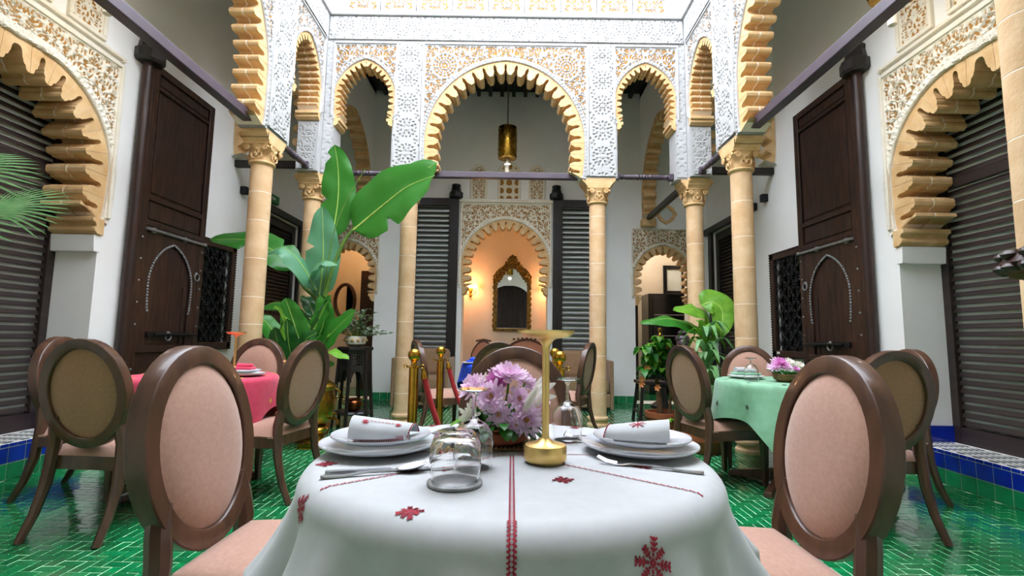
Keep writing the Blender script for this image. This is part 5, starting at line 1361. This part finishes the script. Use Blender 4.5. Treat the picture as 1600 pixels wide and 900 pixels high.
# ---------------------------------------------------------------- things on the white table
NX, NY = NT
def plate_set(x, y, side):
    t = thing('plate', 'large white dinner plate, lower of the two on the %s of the white table' % side, 'plate', (x, y, TZ+.001))
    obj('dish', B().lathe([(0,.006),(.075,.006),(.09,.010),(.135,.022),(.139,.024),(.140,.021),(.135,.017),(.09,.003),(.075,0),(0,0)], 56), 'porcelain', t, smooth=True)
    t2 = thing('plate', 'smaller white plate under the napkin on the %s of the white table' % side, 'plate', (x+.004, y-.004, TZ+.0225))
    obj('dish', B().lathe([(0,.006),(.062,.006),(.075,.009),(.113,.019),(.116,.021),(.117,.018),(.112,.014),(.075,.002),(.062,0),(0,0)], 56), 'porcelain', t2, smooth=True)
plate_set(-.185, 1.205, 'left'); plate_set(.447, 1.225, 'right')
def napkin(x, y, rz, label, kind):
    t = thing('napkin', label, 'napkin', (x, y, TZ+.0285), rz)
    # folded layers underneath
    lay = B()
    for k in range(3): lay.box(-.065+.004*k, .06-.003*k, -.042, .04, .001+k*.005, .005+k*.005)
    obj('folded_layers', lay, 'white_cloth', t, bevel=.002)
    P = []; nu, nv = 15, 13
    def sp(u, v):
        x = -.072+.145*u; w = .046*(1-.25*u)+.012*math.sin(PI*u)
        a = PI*(v*1.12-.06); roll = .042*(1-.5*u)
        return Vector((x+.022*(v-.5)*(1 if u > .6 else .2), -w*math.cos(a), .014+roll*math.sin(a)**.8 if math.sin(a) > 0 else .010))
    for i in range(nu):
        for k in range(nv): P.append(sp(i/(nu-1), k/(nv-1)))
    ro = obj('rolled_flap', B().grid(P, nu, nv), 'white_cloth', t, smooth=True)
    st = B()
    def seg(u0, v0, u1, v1, wd=.0032):
        a, c = sp(u0, v0), sp(u1, v1); d = (c-a); nrm = Vector((0, -math.cos(PI*v0)*.5, .9)).normalized(); s_ = d.cross(nrm)
        if s_.length < 1e-6: return
        s_ = s_.normalized()*wd/2; li = nrm*.0016
        st.add([a+s_+li, c+s_+li, c-s_+li, a-s_+li], [(0,1,2,3)])
    for k in range(9): seg(.25+.06*k, .36, .29+.06*k, .36)
    for k in range(8): a = k*PI/4; seg(.5, .62, .5+.13*math.cos(a), .62+.11*math.sin(a)); 
    for k in range(8): a = k*PI/4; seg(.24, .33, .24+.06*math.cos(a), .33+.06*math.sin(a), .0026)
    for k in range(8): a = k*PI/4; seg(.78, .33, .78+.05*math.cos(a), .33+.05*math.sin(a), .0026)
    obj('red_embroidery', st, 'red_thread', ro)['kind'] = 'stuff'
    ed = B()
    for k in range(22):
        u = k/22
        for zz in (.0035, .0085, .0135):
            ed.box(-.062+.115*u, -.059+.115*u, -.0435, -.041, zz-.0012, zz+.0012)
    for k in range(12):
        a, c = sp(.985, k/12), sp(.985, (k+.7)/12); ed.tube([a+Vector((0,0,.0005)), c+Vector((0,0,.0005))], .0016, 4)
    obj('stitched_edge', ed, 'red_thread', t)['kind'] = 'stuff'
napkin(-.175, 1.195, .12, 'white red-embroidered napkin folded on the left plates', 0); napkin(.442, 1.215, PI-.25, 'white red-embroidered napkin rolled on the right plates', 1)
def cutlery(kind, p0, p1, label, lift=.0):
    p0 = Vector(p0); p1 = Vector(p1); d = p1-p0; L = d.length; rz = math.atan2(d.y, d.x)
    t = thing(kind, label, kind, (p0.x, p0.y, TZ+.0015+lift), rz)
    def strip(rows, th=.0022):
        P = []
        for (x, w_, z) in rows: P += [(x,-w_,z),(x,w_,z),(x,w_*.8,z+th),(x,-w_*.8,z+th)]
        b = B(); n = len(rows)
        b.add(P, [(i*4+k, i*4+(k+1)%4, i*4+4+(k+1)%4, i*4+4+k) for i in range(n-1) for k in range(4)]+[(3,2,1,0), tuple((n-1)*4+k for k in range(4))]); return b
    h_ = L*.68
    if kind == 'knife':
        obj('handle', strip([(0,.006,0),(.01,.008,0),(L*.5,.0065,0)], .005), 'steel', t)
        obj('blade', strip([(L*.5,.006,.001),(L*.6,.009,.001),(L*.9,.009,.001),(L*.98,.004,.001),(L,.001,.001)], .0018), 'steel', t, smooth=True)
        return
    obj('handle', strip([(0,.006,.002),(.008,.0085,.001),(L*.2,.006,.0),(L*.45,.0035,.004),(h_,.0045,.004)], .003), 'steel', t)
    if kind == 'spoon':
        P = []
        for i in range(11):
            u = i/10; x = h_+(L-h_)*u; w_ = .019*math.sin(PI*min(.98, max(.08, u)))**.6*(1.1-.2*u)
            for k in range(9):
                v = -1+2*k/8; P.append((x, w_*v, .004+.012*u-.010*(1-v*v)*math.sin(PI*u)+.002))
        o = obj('bowl', B().grid(P, 11, 9), 'steel', t, smooth=True); md = o.modifiers.new('thick', 'SOLIDIFY'); md.thickness = .0014
    else:
        obj('neck', strip([(h_,.0045,.004),(h_+.018,.010,.001),(h_+.03,.0115,.0015)], .002), 'steel', t, smooth=True)
        for k in range(4):
            y = -.0087+.0058*k; obj('tine', B().tube([(h_+.028, y, .0025), (h_+.05, y, .005), (L, y, .014)], [.0019,.0018,.0008], 5), 'steel', t, smooth=True)
cutlery('knife', (-.236, .995, 0), (.01, 1.055, 0), 'steel knife lying behind the spoon in front of the left plates')
cutlery('spoon', (-.233, .962, 0), (-.035, 1.035, 0), 'steel spoon lying in front of the left plates')
cutlery('fork', (.530, 1.035, 0), (.325, 1.118, 0), 'steel fork lying in front of the right plates')
cutlery('fork', (-.10, 1.40, 0), (-.052, 1.46, 0), 'fork handle showing beyond the left plates')
cutlery('fork', (.42, 1.36, 0), (.285, 1.40, 0), 'fork lying beyond the right plates near the far rim')
cutlery('knife', (.44, 1.33, 0), (.268, 1.335, 0), 'knife tip showing beside the far fork on the right')
def shell(prof, th=.0016):
    # closed wall profile for glass: outer then inner
    o = list(prof); i_ = [(max(0, r-th), z) for r, z in reversed(prof)]
    return o+i_
t = thing('coaster', 'round pewter coaster under the upturned tumbler', 'coaster', (.027, .942, TZ+.001)); obj('disc', B().lathe([(.0505,0),(.052,.002),(.052,.0055),(.050,.007),(0,.007)], 48), 'pewter', t, smooth=True)
t = thing('tumbler', 'upturned clear bulbous tumbler on the pewter coaster', 'glass', (.027, .942, TZ+.0085))
pr = [(.0435,0),(.0465,.012),(.0485,.03),(.0485,.05),(.046,.068),(.040,.082),(.034,.089),(.030,.091)]
inn = [(0,.091),(0,.080),(.028,.079),(.036,.072),(.0425,.060),(.0462,.045),(.0465,.03),(.0448,.012),(.042,0)]
obj('vessel', B().lathe(pr+inn[0:1]+inn[1:], 48, close=True), 'glass', t, smooth=True)
def wine_glass(x, y, label):
    t = thing('wine_glass', label, 'glass', (x, y, TZ+.001))
    pr = [(.036,0),(.041,.02),(.044,.045),(.041,.07),(.030,.088),(.012,.098),(.0055,.104)]
    o = [(p[0], p[1]) for p in pr]; i_ = [(.0001,.096),(.011,.094),(.028,.085),(.039,.069),(.0424,.045),(.0395,.02),(.0346,0)]
    obj('bowl', B().lathe(o+[(.0001,.104)]+i_, 40, close=True), 'glass', t, smooth=True)
    obj('stem', B().lathe([(.0055,.1045),(.0042,.12),(.0045,.145),(.0075,.154),(.012,.1565)], 16), 'glass', t, smooth=True)
    obj('foot', B().lathe([(.012,.157),(.030,.160),(.036,.1625),(.036,.1635),(.028,.1635),(0,.1635)], 40), 'glass', t, smooth=True)
wine_glass(.051, 1.065, 'upturned wine glass with its foot in the air, in front of the flowers')
wine_glass(.285, 1.36, 'upturned wine glass half hidden behind the gold lamp and flowers')
def gold_lamp(x, y, z, label):
    t = thing('table_lamp', label, 'lamp', (x, y, z))
    obj('base', B().lathe([(.040,0),(.043,.003),(.0475,.008),(.0475,.034),(.045,.038),(.020,.042),(.011,.052)], 48), 'satin_gold', t, smooth=True)
    obj('stem', B().lathe([(.0095,.048),(.0082,.06),(.0082,.245),(.010,.258),(.018,.270),(.026,.274)], 28), 'satin_gold', t, smooth=True)
    obj('shade', B().lathe([(.026,.273),(.050,.276),(.060,.283),(.0655,.290),(.066,.292),(.060,.291),(.0,.290)], 48), 'satin_gold', t, smooth=True)
    return t
gl = gold_lamp(.208, 1.115, TZ+.001, 'gold table lamp with disc top on the white table')
dup(gl, (-1.80, 3.42, .749), None, 'gold table lamp with disc top on the pink table')
# flower arrangement
def mum(c, nrm, R, m, petals=(16,14,12,9), seed=0):
    r = random.Random(seed); z = Vector(nrm).normalized(); x = z.orthogonal().normalized(); y = z.cross(x); c = Vector(c); b = B()
    for ring, n in enumerate(petals):
        el = .15+.36*ring; L = R*(1-.17*ring); w_ = R*.14
        for i in range(n):
            a = 2*PI*(i+.5*(ring % 2))/n+r.uniform(-.12,.12); e = el+r.uniform(-.12,.12); l = L*r.uniform(.85,1.1)
            d = (x*math.cos(a)+y*math.sin(a)); s_ = (y*math.cos(a)-x*math.sin(a))
            p = lambda q, h_: c+d*(l*q*math.cos(e))+z*(l*q*math.sin(e)+h_)
            b.add([p(.12,0)-s_*w_*.4, p(.12,0)+s_*w_*.4, p(.6,-.02*R)+s_*w_, p(.92,.02*R)+s_*w_*.7, p(1.0,.06*R), p(.92,.02*R)-s_*w_*.7, p(.6,-.02*R)-s_*w_, p(.6,-.09*R)], [(0,1,2,7),(0,7,6),(7,2,3,4),(7,4,5,6)])
    return b
t = thing('flower_arrangement', 'low arrangement of lilac chrysanthemums and white lilies on the white table', 'flowers', (.105, 1.27, TZ+.001))
tr = B().box(-.105,.105,-.06,.06,.0,.006)
for k in range(20): tr.tube([(-.103+.0105*k,-.06,.007),(-.098+.0105*k,.06,.007)], .0035, 5)
obj('wicker_tray', tr, 'wicker', t)
obj('bowl', B().lathe([(.05,.008),(.068,.02),(.072,.04),(.066,.045),(0,.04)], 28), 'terracotta', t, smooth=True)
r = random.Random(9)
for i in range(80):
    a = r.uniform(0, 2*PI); el = r.uniform(-.15, 1.2); c = Vector((.055*math.cos(a), .045*math.sin(a), .045)); d = Vector((math.cos(a)*math.cos(el), math.sin(a)*math.cos(el), math.sin(el)))
    l = r.uniform(.05,.075)
    obj('leaf', leaf_b([c, c+d*l*.6+Vector((0,0,.01)), c+d*l+Vector((0,0,-.012))], r.uniform(.013,.02), n=6, half=1, ripple=0, fold=.2), ['leaf_dark','leaf_dark','banana_leaf'][i % 3], t, smooth=True)
for (p0, p1, w_) in (((-.06,-.03,.06),(-.125,-.05,.055),.022), ((.06,-.02,.05),(.10,-.04,.10),.016), ((.06,.0,.04),(.115,-.02,.045),.016)):
    q0, q1 = Vector(p0), Vector(p1); obj('leaf', leaf_b([q0, q0.lerp(q1,.5)+Vector((0,0,.012)), q1], w_, n=9, half=2, ripple=0), 'leaf_light', t, smooth=True)
FL = (((-.025,-.055,.115),(-.1,-1,.35),.044,'petal_pink'),((-.005,-.068,.075),(0,-1,.0),.036,'petal_pink'),((.020,-.03,.165),(.1,-.5,1),.046,'petal_pink'),((-.012,-.03,.150),(-.2,-.9,.6),.032,'petal_hot'),
      ((-.07,-.02,.135),(-.6,-.6,.7),.044,'petal_pink'),((.045,-.055,.11),(.2,-1,.4),.036,'petal_pink'),((.062,-.065,.062),(.25,-1,.1),.044,'petal_pink'),((.040,-.07,.055),(0,-1,-.1),.030,'petal_pink'),
      ((.095,-.03,.11),(.7,-.6,.5),.035,'petal_pink'),((.0,.03,.165),(0,.2,1),.042,'petal_pink'),((-.05,.04,.13),(-.4,.6,.7),.04,'petal_pink'),((.06,.04,.14),(.5,.5,.7),.04,'petal_pink'),
      ((-.042,-.02,.150),(-.3,-.7,.8),.024,'petal_white'),((-.075,-.05,.065),(-.5,-1,.1),.034,'petal_white'),((-.065,-.04,.095),(-.7,-.8,.4),.022,'petal_white'))
for i, (c, n_, R_, m_) in enumerate(FL):
    c = (c[0], c[1], c[2]+.014)
    o = obj('blossom', mum(c, n_, R_, m_, seed=i, petals=(16,14,12,9) if m_ != 'petal_white' else (9,8,6)), m_, t)
    nv = Vector(n_).normalized()
    obj('heart', B().sphere(Vector(c)+nv*R_*.16, R_*.2, 8, 6), 'flower_heart' if m_ != 'petal_white' else 'petal_white', o, smooth=True)
    stem(t, [(0,0,.03), Vector(c)*.6, Vector(c)], .003, .003, n=4)
for (c, d, m_) in (((.065,-.05,.11),(.045,-.035,.06),'petal_white'),((.075,-.05,.105),(.06,-.03,.03),'petal_white'),((.08,-.02,.12),(.03,.0,.06),'petal_white'),((.085,-.05,.12),(.05,-.01,.045),'petal_white')):
    c = Vector(c); d = Vector(d); o = obj('lily_petal', leaf_b([c, c+d*.5+Vector((0,0,.008)), c+d], .009, n=9, half=2, ripple=0, fold=.4, up=(0,-1,.2)), m_, t, smooth=True)
obj('lily_bud', B().tube([(.055,-.07,.09),(.066,-.078,.115),(.078,-.082,.14),(.088,-.082,.158)], [.004,.010,.009,.002], 8), 'petal_white', t, smooth=True)

# ---------------------------------------------------------------- pink and green table settings
def simple_plate(x, y, label, z=.748, r=.13): 
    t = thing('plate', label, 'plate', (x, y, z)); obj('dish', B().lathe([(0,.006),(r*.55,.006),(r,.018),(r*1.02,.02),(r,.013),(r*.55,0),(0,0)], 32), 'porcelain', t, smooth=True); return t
simple_plate(-1.66, 3.30, 'white dinner plate near the right rim of the pink table'); simple_plate(-1.66, 3.30, 'smaller white plate stacked on the right rim of the pink table', .77, .10)
t = thing('napkin', 'red napkin folded on the plates of the pink table', 'napkin', (-1.66, 3.30, .79)); obj('fold', B().box(-.06,.06,-.04,.04,0,.018), 'pink_cloth', t, bevel=.008); obj('rolled_flap', B().tube([(-.05,0,.022),(.05,.01,.024)], [.022,.014], 10), 'pink_cloth', t, smooth=True)
simple_plate(1.93, 3.78, 'pale plate beside the bouquet on the green table'); simple_plate(2.30, 3.36, 'white plate at the near right of the green table', r=.11)
t = thing('napkin', 'pale green napkin folded on a plate of the green table', 'napkin', (1.93, 3.78, .772)); obj('fold', B().box(-.10,.10,-.05,.05,0,.02), 'green_cloth', t, bevel=.008); obj('rolled_flap', B().tube([(-.08,0,.03),(.08,.01,.034)], [.03,.022], 10), 'white_cloth', t, smooth=True)
wg = None
t = thing('wine_glass', 'upturned wine glass at the left of the green table', 'glass', (1.86, 3.55, .748))
obj('bowl', B().lathe([(.046,0),(.05,.03),(.046,.08),(.03,.11),(.008,.12),(.0001,.12),(.0001,.118),(.028,.108),(.044,.08),(.048,.03),(.0445,0)], 24, close=True), 'glass', t, smooth=True)
obj('foot', B().lathe([(.006,.12),(.006,.15),(.012,.155),(.042,.16),(.042,.163),(0,.163)], 24), 'glass', t, smooth=True)
t = thing('bouquet', 'small bouquet of pink and white flowers on the green table', 'flowers', (2.08, 3.50, .748))
obj('bowl', B().lathe([(.05,0),(.08,.02),(.085,.045),(.075,.05),(0,.045)], 20), 'wicker', t, smooth=True)
for i in range(16):
    a = i*2.4; c = Vector((.06*math.cos(a), .06*math.sin(a), .05)); d = Vector((math.cos(a), math.sin(a), .35)); obj('leaf', leaf_b([c, c+d*.04+Vector((0,0,.01)), c+d*.07], .018, n=6, half=1, ripple=0), 'leaf_dark', t, smooth=True)
for i, (x, y, z, R_, m_) in enumerate(((-.05,-.03,.13,.055,'petal_hot'),(-.09,-.02,.10,.05,'petal_pink'),(-.02,-.05,.10,.045,'petal_pink'),(.04,-.06,.09,.03,'petal_hot'),(.09,-.02,.11,.05,'petal_white'),(.05,.03,.13,.05,'petal_white'),(-.03,.05,.13,.05,'petal_pink'),(.12,-.02,.07,.04,'petal_white'))):
    obj('blossom', mum((x,y,z), (x*4,-.6+y,.8), R_, m_, petals=(12,10,7), seed=50+i), m_, t)
